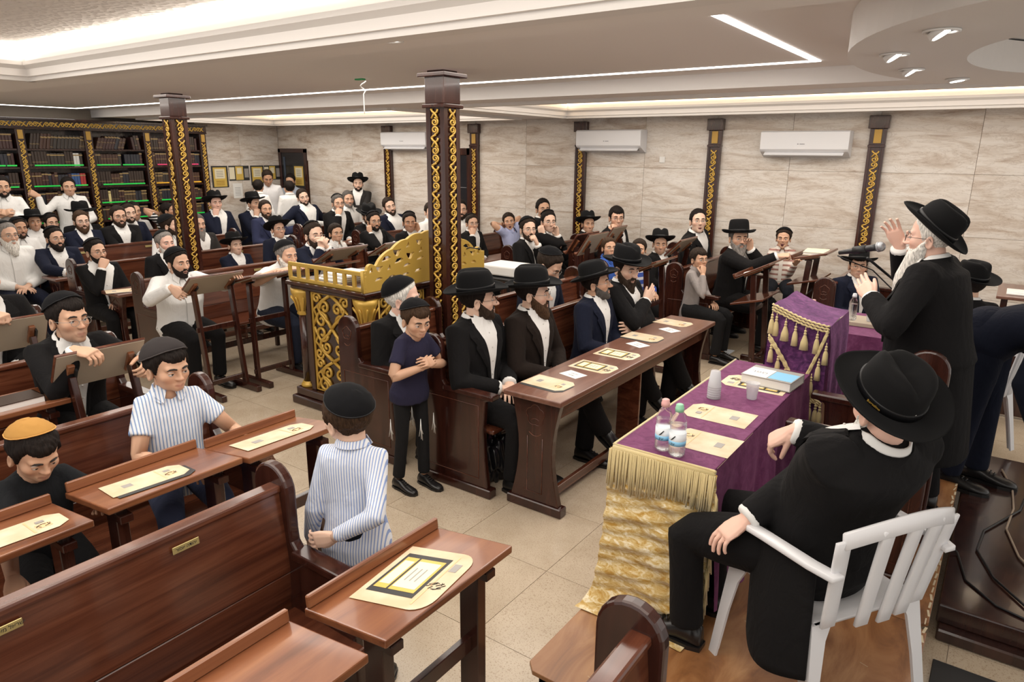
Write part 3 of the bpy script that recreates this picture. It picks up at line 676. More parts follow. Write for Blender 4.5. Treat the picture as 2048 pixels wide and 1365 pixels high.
# scalloped, pierced crest along the long side (a filled 2D curve with holes)
def crest():
    cu = bpy.data.curves.new('crest', 'CURVE'); cu.dimensions = '2D'; cu.fill_mode = 'BOTH'; cu.extrude = .012; cu.bevel_depth = .003; cu.resolution_u = 2
    Ln = by1-by0+.06
    def poly(pts):
        s = cu.splines.new('POLY'); s.points.add(len(pts)-1); s.use_cyclic_u = True
        for p, (a, b) in zip(s.points, pts): p.co = (a, b, 0, 1)
    half = [(0, 0), (0, .17)]
    def lobes(cx, cz, r, a0, a1, n=9): return [(cx+r*math.cos(a0+(a1-a0)*i/n), cz+r*math.sin(a0+(a1-a0)*i/n)) for i in range(n+1)]
    half += [(.04, .17)]+lobes(.085, .175, .04, PI, .25*PI)+[(.135, .195)]
    half += [(.15+(Ln/2-.15)*t, .205+.20*math.sin(t*PI/2)**.8+.016*abs(math.sin(3.5*PI*t))**.7) for t in np.linspace(0, 1, 40)]
    pts = half+[(Ln-a, b) for a, b in reversed(half)]
    poly(pts)
    def hole(cx, cz, pts): poly([(cx+a, cz+b) for a, b in pts]); poly([(Ln-cx-a, cz+b) for a, b in pts])
    comma = [(.045*math.cos(q)*(1-.4*q/6), .022*math.sin(q)+.010*math.cos(2*q)) for q in np.linspace(0, 2*PI, 14)[:-1]]
    leaf = [(-.05, -.012), (-.02, .016), (.02, .020), (.055, .008), (.015, -.006)]
    tri = [(-.028, -.022), (.026, -.014), (.006, .034)]
    big = [(a*1.25, b*1.25) for a, b in comma]; bl = [(a*1.15, b*1.5) for a, b in leaf]
    for cx, cz, P in ((.085, .165, tri), (.17, .175, comma), (.25, .235, bl), (.28, .165, tri), (.37, .285, big), (.39, .205, bl), (.50, .325, tri), (.52, .245, big), (.48, .16, leaf), (.30, .085, leaf), (.63, .345, comma), (.65, .27, tri), (.64, .20, leaf), (.16, .085, leaf), (.46, .085, leaf), (.61, .10, leaf)):
        hole(cx, cz, P)
    return cu
cu = crest(); co = bpy.data.objects.new('crest_tmp', cu); COL.objects.link(co)
dg = bpy.context.evaluated_depsgraph_get(); me = bpy.data.meshes.new_from_object(co.evaluated_get(dg)); bpy.data.objects.remove(co)
me.materials.clear(); me.materials.append(M('gold_paint'))
for sx, nm in ((bx1+.012, 'crest_panel'),):
    o = bpy.data.objects.new(nm, me); COL.objects.link(o); o.parent = bt
    o.matrix_local = Matrix.Translation((sx+4.46, by0-.03-4.33, 1.10))@Matrix(((0,0,1,0),(1,0,0,0),(0,1,0,0),(0,0,0,1)))
# things lying on it
mat('bag_plastic', (.75,.74,.72), .35)
m = MB()
for i in range(3): m.box(-4.75+.02*i, -4.45+.02*i, 3.75+.03*i, 4.05+.03*i, 1.10+.022*i, 1.12+.022*i)
solo(m, 'paper_stack', 'paper_white', 'stack of white papers lying behind the gold balustrade', 'papers', (-4.6, 3.9, 1.10), None, .003)
m = MB(); m.box(-4.5, -4.2, 4.2, 4.6, 1.10, 1.15); solo(m, 'folded_cloth', 'under_board', 'grey folded cloth on the gold reading table', 'cloth', (-4.35, 4.4, 1.10), None, .02)
m = thing('gooseneck_microphone', 'thin black gooseneck microphone on the gold reading table', 'microphone', (-4.05, 4.85, 1.10))
MB().tube([(-4.1, 4.85, 1.10), (-4.08, 4.85, 1.22), (-4.04, 4.84, 1.30), (-3.96, 4.86, 1.33), (-3.90, 4.90, 1.32)], .006, 6).build('neck', 'black', m); MB().lathe([(.03, 0), (.03, .02), (.01, .025)], (-4.1, 4.85, 1.10), 12).build('base', 'black', m); MB().ball((-3.89, 4.905, 1.32), .014).build('capsule', 'black', m)

# projector on a cart
c = thing('projector_cart', 'black folding cart carrying the projector', 'cart', (-4.15, 5.75, 0))
MB().box(-4.42, -3.86, 5.42, 6.05, .93, .955).build('tray', 'black', c, .004)
for x in (-4.38, -3.9):
    for y in (5.46, 6.0): MB().bar((x, y, .93), (x+.1*(1 if x < -4.1 else -1), y, .02), .025, .025).build('leg', 'black', c)
MB().bar((-4.38, 5.46, .9), (-3.9, 5.46, .35), .02, .02).build('brace', 'steel', c)
p = thing('projector', 'white video projector on a black cart beside the gold reading table', 'projector', (-4.15, 5.7, .956))
MB().box(-4.36, -3.93, 5.50, 5.86, .965, 1.065).build('body', 'white', p, .015, seg=2)
m = MB()
for i in range(6): m.box(-3.931, -3.927, 5.54+.022*i, 5.552+.022*i, .985, 1.03)
m.build('grille', 'dark_plastic', p); MB().lathe([(.03, 0), (.03, .01)], (0,0,0), 14).xf(np.array([[0,0,1.],[0,1,0],[-1,0,0]]), (-3.93, 5.79, 1.015)).build('lens', 'black', p)
for i in range(2): solo(MB().box(-4.30+.02*i, -4.05+.02*i, 5.90, 6.03, .956+.022*i, .976+.022*i), 'book', 'book%d' % i, ['lower of two flat books behind the projector', 'upper of two flat books behind the projector'][i], 'book', (-4.17, 5.96, .956+.022*i), None, .003)

# ================================================================ the stage
st = thing('stage', 'low scuffed plywood stage under the speaker', 'stage', (-.62, 4.5, 0))
PZ = .2
for i, (x0, x1, y0, y1) in enumerate(((-1.29, -.02, 1.9, 3.12), (-1.29, -.02, 3.125, 4.35), (-1.29, -.02, 4.355, 5.6), (-1.29, .0, 5.605, 6.95))):
    q = .04; a, b = ((0,0), (q if i else q, 0))[1]
    pl = [(x0+q, y0), (x1-q, y0), (x1, y0+q), (x1, y1-q), (x1-q, y1), (x0+q, y1), (x0, y1-q), (x0, y0+q)]
    MB().prism(pl, 'z', PZ-.02, PZ).build('plywood_sheet', 'ply', st, .002)
MB().box(-1.25, -.06, 1.95, 6.9, .0, .04).box(-1.25, -1.2, 1.95, 6.9, .04, PZ-.02).box(-.11, -.06, 1.95, 6.9, .04, PZ-.02).box(-1.25, -.06, 1.95, 2.0, .04, PZ-.02).build('frame', 'under_board', st)
mat('scuff', (.62,.52,.36), .7)
m = MB(); rs = random.Random(5)
for i in range(46):
    x, y, l, a = rs.uniform(-1.2, -.1), rs.uniform(2.0, 4.4), rs.uniform(.01, .07), rs.uniform(-.5, .5)
    m.bar((x, y, PZ+.0006), (x+l*math.cos(a), y+l*math.sin(a), PZ+.0006), rs.uniform(.001, .004), .0008)
for i in range(70):
    y = 1.95+4.9*i/70; m.bar((-.03+rs.uniform(-.006, .006), y, PZ+.0006), (-.03+rs.uniform(-.006, .006), y+.05, PZ+.0006), rs.uniform(.004, .012), .0012)
for x in (-.52, -.36): m.bar((x, 2.25, PZ+.0008), (x+.05, 1.95, PZ+.0008), .008, .001)
m.build('scuffs', 'scuff', st)['kind'] = 'stuff'
dk = thing('ark_step', 'glossy dark wooden step at the foot of the ark', 'step', (.9, 4.4, 0))
MB().box(.0, 2.2, 3.42, 5.55, .06, .155).build('tread', 'wood_dark', dk, .008, seg=2); MB().box(.012, 2.2, 3.36, 5.6, .0, .06).build('lower_lip', 'wood_dark', dk, .008)
solo(MB().box(.02, 1.6, 2.05, 3.2, .0, .012), 'floor_mat', 'black', 'black rubber mat on the tiles at the corner of the step', 'mat', (.8, 2.6, 0), None, .003)
t = thing('wooden_ledge', 'dark wooden panel closing off the far end of the stage', 'panel', (.35, 7.05, 0))
MB().box(-.35, 1.4, 7.0, 7.06, .02, .62).build('panel', 'wood_z', t, .004); MB().box(-.35, 1.4, 6.97, 7.0, .62, .66).build('cap', 'wood_z', t, .004)
MB().tube([(.47, 2.35, 0), (.43, 2.2, .55), (.40, 2.1, 1.0)], .016, 8)
o = solo(MB().tube([(.42, 2.62, .012), (.405, 2.30, .55)], .02, 10), 'metal_pole', 'steel', 'grey metal pole leaning into the bottom corner', 'pole', (.42, 2.62, .012))
# ================================================================ people
def nrm(v): v = np.asarray(v, float); return v/(np.linalg.norm(v)+1e-12)
def rot(ax, a):
    c, s = math.cos(a), math.sin(a)
    return np.array({'x': [[1,0,0],[0,c,-s],[0,s,c]], 'y': [[c,0,s],[0,1,0],[-s,0,c]], 'z': [[c,-s,0],[s,c,0],[0,0,1]]}[ax])
_tmp = bpy.data.scenes.new('tmp')
def remesh(mb, vox, sm=2):
    me = mb.mesh('t', []); o = bpy.data.objects.new('t', me); _tmp.collection.objects.link(o)
    r = o.modifiers.new('r', 'REMESH'); r.mode = 'VOXEL'; r.voxel_size = vox
    q = o.modifiers.new('s', 'SMOOTH'); q.iterations = sm; q.factor = .5
    vl = _tmp.view_layers[0]; vl.update(); dg = vl.depsgraph; dg.update()
    e = o.evaluated_get(dg).to_mesh(); n = len(e.vertices); v = np.empty(n*3); e.vertices.foreach_get('co', v)
    f = [tuple(p.vertices) for p in e.polygons]; bpy.data.objects.remove(o); bpy.data.meshes.remove(me)
    return v.reshape(-1, 3), f

def hand_shape(curl, spread=0., thumb=(.5, .35), vox=.0036):
    m = MB(); n = 10; a = np.arange(n)*2*PI/n
    def ring(x, w, h, y=0, z=0): return np.stack([np.full(n, x), y+w*np.sign(np.cos(a))*np.abs(np.cos(a))**.75, z+h*np.sign(np.sin(a))*np.abs(np.sin(a))**.85], 1)
    m.loft([ring(-.02, .027, .021), ring(.01, .028, .02), ring(.035, .038, .0175, .002), ring(.065, .043, .016, .001), ring(.092, .041, .013), ring(.10, .036, .009)])
    for y, ln, r, k in ((.031, .074, .0092, 0), (.011, .083, .0095, 1), (-.010, .077, .009, 2), (-.030, .060, .008, 3)):
        p = np.array((.088 if k else .086, y, 0.)); an = 0; pts = [p+np.array((-.03, -y*.15, 0))]; rr = [r]
        pts.append(p); rr.append(r*1.05); sd = spread*(1.2-k*.8)
        for sg, c in zip((.45, .31, .24), curl[k]):
            an += math.radians(c); d = np.array((math.cos(an)*math.cos(sd), math.cos(an)*math.sin(sd), -math.sin(an)))
            for q in (.5, 1.): pts.append(p+d*ln*sg*q); rr.append(r*(1-.10*q))
            p = pts[-1]; r *= .9
        m.tube(pts, rr, 8)
    t0 = np.array((.018, .024, -.006)); o, dn = thumb
    d1 = nrm((math.cos(o), math.sin(o), -dn)); d2 = nrm((math.cos(o*.45), math.sin(o*.45), -dn*1.15))
    m.tube([t0-d1*.01, t0, t0+d1*.024, t0+d1*.044, t0+d1*.044+d2*.022, t0+d1*.044+d2*.044], [.013, .014, .0125, .0105, .0098, .0075], 8)
    return remesh(m, vox, 2)
def cu(a, b, c, var=6): return [(a+var*k*.6, b+var*k, c+var*.5*k) for k in (0, .6, 1.1, 1.8)]
_HP = {'relax': (cu(14, 24, 14), .08, (.55, .3)), 'flat': (cu(3, 6, 4, 2), .05, (.5, .12)), 'fist': (cu(70, 92, 50, 1), 0, (.25, .75)), 'grip': (cu(38, 52, 34, 3), .03, (.6, .55)), 'open': (cu(4, 10, 8, 5), .14, (.9, .2)), 'hang': (cu(42, 38, 22, -5), .06, (.45, .6)), 'lace': (cu(40, 30, 15, 2), .10, (.5, .4))}
_HAND = {}
def hand(pose, lod):
    k = (pose, lod)
    if k not in _HAND: c, s, t = _HP[pose]; _HAND[k] = hand_shape(c, s, t, (.0034, .0062)[lod])
    return _HAND[k]

# ---- heads: smooth implicit skull sampled radially
def _ell(p, c, r):
    q = (p-c)/r; k0 = np.linalg.norm(q, axis=-1); k1 = np.linalg.norm(q/r, axis=-1); return k0*(k0-1)/(k1+1e-9)
def _cap(p, a, b, r):
    a = np.array(a); b = np.array(b); ab = b-a; h = np.clip(((p-a)@ab)/(ab@ab), 0, 1); return np.linalg.norm(p-a-h[..., None]*ab, axis=-1)-r
def _smin(a, b, k): h = np.clip(.5+.5*(b-a)/k, 0, 1); return b+(a-b)*h-k*h*(1-h)
def sdf(p, nose, kid, mouth):
    A = np.array
    j = .8 if kid else 1.
    d = _ell(p, A((-.012, 0, .045)), A((.100, .078, .087)))
    d = _smin(d, _ell(p, A((.022, 0, -.028)), A((.066, .062, .085*j))), .03)
    d = _smin(d, _ell(p, A((.030, 0, -.074*j-mouth*.012)), A((.052, .051, .038))), .02)
    d = _smin(d, _cap(p, (.074, -.008, -.098*j-mouth*.02), (.074, .008, -.098*j-mouth*.02), .015), .018)
    q = p.copy(); q[..., 1] = np.abs(q[..., 1])
    d = _smin(d, _ell(q, A((.055, .040, -.020)), A((.024, .024, .022))), .022)
    d = _smin(d, _cap(q, (.083, .008, .022), (.074, .042, .026), .010), .016)
    d = np.maximum(d, -_ell(q, A((.104, .032, .004)), A((.020, .017, .014)))) if False else -_smin(-d, _ell(q, A((.102, .032, .003)), A((.020, .018, .013))), .012)
    t = A((.109+nose*.005-.006*kid, 0, -.030+.005*kid))
    d = _smin(d, _cap(p, (.086, 0, .016), t, .0085), .010)
    d = _smin(d, _ell(p, t, A((.012, .0115, .0105))), .006)
    d = _smin(d, _ell(q, t+A((-.010, .011, -.003)), A((.010, .0075, .007))), .006)
    zl = -.062*(.5+.5*j)
    d = _smin(d, _cap(q, (.091, .0, zl), (.080, .021, zl-.003), .0058), .007)
    d = _smin(d, _cap(q, (.090, .0, zl-.0145-mouth*.018), (.080, .018, zl-.010-mouth*.012), .0066), .007)
    d = -_smin(-d, _cap(q, (.099, 0, zl-.0073-mouth*.008), (.085, .019, zl-.0065-mouth*.006), .0022+mouth*.009), .003)
    return d
_HC = {}
def head_base(nose, kid, mouth, lod):
    k = (nose, kid, mouth, lod)
    if k in _HC: return _HC[k]
    nc, nr = ((72, 60), (40, 32))[lod]
    u = np.linspace(-1, 1, nc, endpoint=False)+1./nc; th = PI*(u*(.52+.48*u*u))
    w = np.linspace(0, 1, nr); ph = PI*(.012+.976*(w+.055*np.sin(2*PI*w)))
    T, Ph = np.meshgrid(th, ph)
    D = np.stack([np.sin(Ph)*np.cos(T), np.sin(Ph)*np.sin(T), np.cos(Ph)], -1).reshape(-1, 3)
    O = np.array((.008, 0, -.008))
    ts = np.linspace(.165, .03, 34)
    P = O+D[:, None, :]*ts[None, :, None]; dd = sdf(P, nose, kid, mouth)
    ins = dd < 0; i = np.where(ins.any(1), ins.argmax(1), 33); lo = ts[i]; hi = ts[np.maximum(i-1, 0)]
    for _ in range(7):
        mid = (lo+hi)/2; s_ = sdf(O+D*mid[:, None], nose, kid, mouth) < 0; lo = np.where(s_, mid, lo); hi = np.where(s_, hi, mid)
    R = lo; V = O+D*R[:, None]
    F = [(i*nc+j, (i+1)*nc+j, (i+1)*nc+(j+1) % nc, i*nc+(j+1) % nc) for i in range(nr-1) for j in range(nc)]
    F += [tuple(range(nc)), tuple((nr-1)*nc+j for j in range(nc-1, -1, -1))]
    _HC[k] = (D, R, V, F, O, nc, nr); return _HC[k]
def _ang(V): return np.abs(np.arctan2(V[:, 1], V[:, 0]-.0))
_np_noise = np.random.RandomState(11).rand(64, 64)
def jit(n, seed): return np.random.RandomState(seed).rand(n)

_CM = {}
def cloth(c, rough=.82, wr=1.0, kind=None):
    k = (tuple(round(x, 4) for x in c), rough, wr, kind)
    if k in _CM: return _CM[k]
    n = 'cloth_%d' % len(_CM); m = mat(n, c, rough, .25 if c[0] > .1 else .07, Sheen_Weight=.02); _CM[k] = m
    mp = coords(m, (1, 1, 1)); n1 = N(m, 'ShaderNodeTexNoise', Scale=9.0, Detail=3.0, Roughness=.55, Distortion=1.6)
    mp.inputs['Scale'].default_value = (1, 1, .55); L(m, mp, 0, n1, 'Vector')
    bump(m, n1, 0, .55*wr, .018)
    if kind:
        tc = N(m, 'ShaderNodeTexCoord'); sp = N(m, 'ShaderNodeSeparateXYZ'); L(m, tc, 'Object', sp, 0)
        ax, fr, c2, lo = kind
        mu = N(m, 'ShaderNodeMath', operation='MULTIPLY'); mu.inputs[1].default_value = fr; L(m, sp, ax, mu, 0)
        f = N(m, 'ShaderNodeMath', operation='FRACT'); L(m, mu, 0, f, 0)
        r = ramp(m, f, 0, [(0, c), (lo, c2)]); r.color_ramp.interpolation = 'CONSTANT'; base(m, r)
    return m
_SM = {}
def plain(c, rough=.6, sheen=0, spec=.3):
    k = (tuple(c), rough, sheen)
    if k not in _SM: _SM[k] = mat('plain_%d' % len(_SM), c, rough, .08 if rough > .7 else spec, Sheen_Weight=sheen*.3)
    return _SM[k]
def hairmat(c):
    k = ('h',)+tuple(c)
    if k in _SM: return _SM[k]
    m = mat('hair_%d' % len(_SM), c, .65, .12); _SM[k] = m
    mp = coords(m, (160, 160, 26)); n1 = N(m, 'ShaderNodeTexNoise', Scale=1.0, Detail=2.0); L(m, mp, 0, n1, 'Vector')
    base(m, ramp(m, n1, 0, [(.3, tuple(x*.55 for x in c)), (.7, tuple(min(1, x*1.35) for x in c))])); bump(m, n1, 0, .7, .004); return m
sk = mat('skin', (.6,.4,.3), .5, .35); _a = N(sk, 'ShaderNodeVertexColor', layer_name='col'); base(sk, _a); sk.node_tree.nodes['Principled BSDF'].inputs['Subsurface Weight'].default_value = .08; sk.node_tree.nodes['Principled BSDF'].inputs['Subsurface Radius'].default_value = (.02,.008,.004)
SKIN = [(.66,.41,.29), (.74,.50,.38), (.60,.36,.24), (.48,.27,.17), (.76,.48,.38)]
HAIR = {'black': (.014,.010,.0085), 'dark': (.026,.017,.012), 'brown': (.05,.028,.016), 'grey': (.22,.20,.185), 'white': (.72,.69,.64), 'salt': (.10,.09,.083), 'light': (.10,.06,.035)}

class CB(MB):
    def __init__(s): super().__init__(); s.c = []; s.cur = (1,1,1)
    def add(s, v, f, mat=0, smooth=True):
        super().add(v, f, mat, True); s.c.append(np.tile(np.array((*s.cur, 1.)), (len(np.asarray(v).reshape(-1, 3)), 1))); return s

_shoe = None
def shoe_mesh():
    global _shoe
    if _shoe: return _shoe
    m = MB(); n = 14; a = np.arange(n)*2*PI/n; rings = []
    for x, w, h, z in ((-.07, .020, .03, .035), (-.065, .034, .045, .047), (-.03, .038, .050, .052), (.02, .037, .047, .049), (.06, .040, .036, .038), (.11, .046, .028, .031), (.16, .045, .024, .027), (.195, .032, .018, .022), (.205, .014, .010, .018)):
        rings.append(np.stack([np.full(n, x), w*np.cos(a), z+h*np.sin(a)*np.where(np.sin(a) < 0, z/h*.86, 1)], 1))
    m.loft(rings)
    sole = [(-.075, .028), (-.03, .04), (.05, .040), (.12, .050), (.18, .042), (.21, .018)]
    m.prism([(x, -w) for x, w in sole]+[(x, w) for x, w in reversed(sole)], 'z', 0, .018)
    for i in range(3): m.tube([(.045+.02*i, -.02, .083-.008*i), (.052+.02*i, 0, .09-.009*i), (.045+.02*i, .02, .083-.008*i)], .0035, 5)
    _shoe = m.mesh('shoe', 'shoe_leather'); return _shoe
mat('shoe_leather', (.012,.011,.011), .28)

TORSO = np.array([(-.20,.178,.140,.0), (-.05,.186,.140,.0), (.12,.174,.128,.008), (.35,.174,.122,.010), (.55,.186,.124,.010), (.72,.202,.122,.002), (.82,.204,.112,-.006), (.89,.180,.094,-.012), (.945,.125,.078,-.012), (1.0,.078,.066,-.006), (1.05,.060,.058,0)])
BLACK, NAVY, CHAR, WHITE, BROWNB = (.0105,.0100,.0105), (.012,.0145,.028), (.030,.028,.027), (.76,.752,.735), (.017,.012,.010)
SPK = np.array((-.35, 4.15, 1.72))

def person(label, head, yaw=0, pose='sit', seat=.455, fz=0., lean=6, side=0, look=SPK, hroll=0, top='suit', tc=BLACK, shirt=WHITE, legs=BLACK, arms=('lap', 'lap'), hair='black', hat=None, beard=None, glasses=None,
           skin=0, kid=False, lod=1, fat=1., s=None, hs=None, mouth=0, nose=0, sleeve='long', twist=0, cross=False, neck=1., hatc=(.0085,.0085,.009), kc=(.007,.007,.008), open_=1., feet=None, bald=False, belly=0., fringe=False, stripes=None, hpitch=None, brow='black', group=None, hatk=None, legdir=0, hyaw=None, coat=False):
    yaw = math.radians(yaw); head = np.array(head, float)
    def spine(sc):
        hz = (seat+.095*sc) if pose != 'stand' else .905*sc
        p = np.array((0, 0, hz)); P = [p.copy()]; Fr = []; k = 24; Ls = .50*sc
        la, sa = math.radians(lean), math.radians(side)
        for i in range(k+1):
            t = i/k; th = la*(.55+.75*t); f_ = sa*(.4+.9*t)
            up = nrm((math.sin(th), math.sin(f_), math.cos(th)*math.cos(f_))); fw = nrm(np.array((math.cos(th), 0, -math.sin(th)))); le = nrm(np.cross(up, fw)); fw = np.cross(le, up)
            tw = math.radians(twist)*t; fw, le = fw*math.cos(tw)+le*math.sin(tw), le*math.cos(tw)-fw*math.sin(tw)
            Fr.append((fw, le, up))
            if i < k: p = p+up*Ls/k; P.append(p.copy())
        return P, Fr, Ls
    Ry = rot('z', yaw); dirw = Ry.T@(np.array(look)-head)
    ya = math.atan2(dirw[1], dirw[0]); lim = math.radians(75); ya = max(-lim, min(lim, ya))
    if hyaw is not None: ya = math.radians(hyaw)
    pi_ = math.atan2(dirw[2], math.hypot(dirw[0], dirw[1]))
    if hpitch is not None: pi_ = math.radians(hpitch)
    Rh = rot('z', ya)@rot('y', -pi_)@rot('x', math.radians(hroll))
    def hc(sc, hsc):
        P, Fr, Ls = spine(sc); up = Fr[-1][2]
        return P[-1]+(up*.75+np.array((0,0,.25)))*.036*sc*neck+Rh@np.array((.018, 0, .062))*hsc, P, Fr, Ls
    zt = head[2]-fz
    hsv = hs
    if s is None:
        h1 = (.84 if kid else 1.06) if hs is None else hs
        k1 = hc(1., 1.)[0][2]
        s = (zt-seat)/(k1-seat) if pose != 'stand' else zt/k1
        lo, hi = (.55, 1.02) if kid else (.92, 1.22)
        s2 = max(lo, min(hi, s))
        s = s2
    if hsv is None: hsv = min(1.17, max(1.05, s*1.04)) if not kid else max(.86, min(1.0, .62+.42*s))
    Hc, P, Fr, Ls = hc(s, hsv)
    dz = zt-Hc[2]                                   # residual: shift the seat or stretch the spine a little
    if abs(dz) > 1e-4:
        seat_old = seat; seat = seat+dz if pose != 'stand' else seat
        Hc, P, Fr, Ls = hc(s, hsv) if pose != 'stand' else (Hc+np.array((0,0,dz)), [p+np.array((0,0,dz*i/24)) for i, p in enumerate(P)], Fr, Ls)
    root = head-Ry@Hc; root[2] = fz
    k = len(P)-1
    def at(t):
        x = min(max(t, 0), 1)*k; i = min(int(x), k-1); q = x-i
        c = P[i]*(1-q)+P[i+1]*q; fr = Fr[i]; e = (t-min(max(t, 0), 1))*Ls
        return c+fr[2]*e, fr
    tor = TORSO.copy(); tor[:, 1:] *= s; b = fat
    tor[1:7, 1] *= b; tor[1:7, 2] *= b**1.2; tor[1:5, 2] += belly*s; tor[1:5, 3] += belly*s*.6
    if kid: tor[:, 1] *= .86; tor[:, 2] *= .88
    if top in ('shirt', 'tee'): tor[:, 1] *= .955; tor[:, 2] *= .93
    if pose == 'stand' and top != 'suit': tor[:2, 1:3] *= 1.16; tor[2, 1:3] *= 1.06
    def trow(t): return [np.interp(t, tor[:, 0], tor[:, i]) for i in (1, 2, 3)]
    def surf(t, ang, off):
        c, fr = at(t); wy, wx, xo = trow(t); ca, sa = math.cos(ang), math.sin(ang)
        e = .84
        x = math.copysign(abs(ca)**e, ca)*(wx+off); y = math.copysign(abs(sa)**e, sa)*(wy+off)
        return c+fr[0]*(x+xo)+fr[1]*y
    def ring(t, n=28): return [surf(t, 2*PI*i/n, 0) for i in range(n)]
    garment = MB()
    if coat: garment.loft([[surf(-.22, 2*PI*i/28, (.03+.05*q)*s)-np.array((0, 0, (.52*q-.08)*s)) for i in range(28)] for q in (1, .75, .5, .25, 0)])
    garment.loft([ring(t) for t in (-.22, -.12, -.05, .05, .15, .25, .35, .45, .55, .65, .72, .77, .82, .86, .89, .92, .945, .97, 1.0, 1.03)])
    vox = (.0095, .0165)[lod]
    # ---- arms
    U, Fo = .285*s, .250*s; hsz = hsv*1.05 if not kid else s*1.06
    chest, cfr = at(.62); hipp = P[0]
    body = CB(); body.cur = SKIN[skin]
    hands = []
    rs = {'suit': (.080, .068, .060, .056, .048), 'shirt': (.072, .060, .054, .050, .043), 'tee': (.072, .064, .06, .05, .04)}[top]
    for sd, ar in ((1, arms[0]), (-1, arms[1])):     # +1 left, -1 right
        c, fr = at(.845); wy = trow(.82)[0]
        Sh = c+fr[1]*sd*(wy-.048*s)+fr[2]*.0
        kw = {}
        if isinstance(ar, dict): kw = ar; ar = kw['k']
        hint, pz_, back, hd = (-.35, sd*.6, -.6), 'relax', (0, 0, 1), None
        if ar == 'lap': T = hipp+np.array((.24*s, sd*.05*s, .10*s)); hint = (-.4, sd*.9, -.35); hd = (.7, -sd*.75, -.15)
        elif ar == 'knee': T = hipp+np.array((.36*s, sd*.13*s, .09*s)); hint = (-.3, sd*.8, -.2)
        elif ar == 'desk': T = np.array((.46*s+.05, sd*.10, .80-fz)); hint = (-.1, sd*.9, -.5); hd = (.75, -sd*.65, 0)
        elif ar == 'cross': T = chest+cfr[0]*.19*s-cfr[1]*sd*.12*s-cfr[2]*.12*s; hint = (.5, sd*.6, -.7); hd = (-.2, -sd, .25); back = (.9, 0, .3); pz_ = 'flat'
        elif ar == 'chin': T = Hc+Rh@np.array((.085, sd*.045, -.175))*hsv; hint = (.15, sd*.35, -1); hd = (.15, -sd*.15, 1); back = (.8, sd*.6, .1); pz_ = 'fist'
        elif ar == 'mouth': T = Hc+Rh@np.array((.135, sd*.05, -.155))*hsv; hint = (.1, sd*.4, -1); hd = (-.15, -sd*.5, .85); back = (.9, sd*.4, .1); pz_ = 'fist'
        elif ar == 'cheek': T = Hc+Rh@np.array((.06, sd*.085, -.15))*hsv; hint = (.1, sd*.5, -1); hd = (-.15, -sd*.1, 1); back = (.2, sd, -.1); pz_ = 'grip'
        elif ar == 'temple': T = Hc+Rh@np.array((.05, sd*.105, -.10))*hsv; hint = (.2, sd*.7, -.8); hd = (-.1, -sd*.1, 1); back = (.2, sd, -.1); pz_ = 'grip'
        elif ar == 'clasp': T = Hc+Rh@np.array((.165, sd*.035, -.115))*hsv; hint = (.35, sd*.55, -1); hd = (.0, -sd*.55, .85); back = (.7, sd*.8, .2); pz_ = 'lace'
        elif ar == 'neck': T = Hc+np.array((-.09, sd*.10, -.05))*hsv; hint = (.1, sd, .35); hd = (-.3, -sd, 0); back = (-1, 0, 0)
        elif ar == 'side': T = c+np.array((.04, sd*.27*s, -.50*s)); hint = (-1, 0, 0); hd = (.15, 0, -1); back = (0, sd, 0)
        elif ar == 'behind': T = hipp+np.array((-.17*s, -sd*.04*s, .08*s)); hint = (-.6, sd, 0); hd = (0, -sd, -.2); back = (-1, 0, 0)
        elif ar == 'out': T = Sh+np.array((-.02, sd*.46, -.12))*s; hint = (-.5, 0, -1); hd = (.15, sd, -.4); back = (.2, 0, 1); pz_ = 'hang'
        elif ar == 'chest': T = chest+cfr[0]*.20*s-cfr[1]*sd*.02*s+cfr[2]*.06*s; hint = (.1, sd, -.6); hd = (.05, -sd, .55); back = (1, 0, .2); pz_ = 'flat'
        elif ar == 'pair': T = chest+cfr[0]*.19*s+cfr[1]*sd*.05*s-cfr[2]*.04*s; hint = (-.1, sd, -.8); hd = (.25, -sd*.8, .55); back = (.75, sd*.3, .5); pz_ = 'lace'
        elif ar == 'W':                                  # explicit world target
            T = Ry.T@(np.array(kw['t'])-root); hint = kw.get('hint', hint); pz_ = kw.get('pose', 'relax'); back = kw.get('back', back); hd = kw.get('dir')
            if hd is not None: hd = Ry.T@np.array(hd)
            back = Ry.T@np.array(back); hint = Ry.T@np.array(hint)
        d = T-Sh; D = np.linalg.norm(d); mx = (U+Fo)*.995
        if D > mx: T = Sh+d/D*mx; D = mx
        d = nrm(T-Sh); ca = (U*U+D*D-Fo*Fo)/(2*U*D); ca = max(-1, min(1, ca)); h = np.array(hint, float); h = nrm(h-d*(h@d)+1e-6)
        E = Sh+d*U*ca+h*U*math.sqrt(max(0, 1-ca*ca))
        fd = nrm(T-E)
        k5 = [r*s*(.9 if kid else 1)*(1+(b-1)*.8) for r in rs]
        inner = c+fr[1]*sd*(wy-.11*s)
        ptsU = [inner, Sh]+[Sh+(E-Sh)*q for q in (.3, .65, .9)]
        if sleeve == 'long':
            pts = ptsU+[E+(E-(Sh+T)/2)*.03]+[E+(T-E)*q for q in (.12, .4, .7, .955)]
            rr = [k5[0]*.9, k5[0], k5[1], k5[2]*1.03, k5[2], k5[2]*1.02, k5[2], k5[3], (k5[3]+k5[4])/2, k5[4]]
        else:
            q1 = .62; pts = [inner, Sh]+[Sh+(E-Sh)*q for q in (.3, q1)]; rr = [k5[0]*.9, k5[0]*.98, k5[1]*1.04, k5[1]*1.1]
        garment.tube(pts, rr, 12)
        # skin arm inside the sleeve and out to the wrist
        wr = .026*hsz; ab = 1.+(b-1)*.9
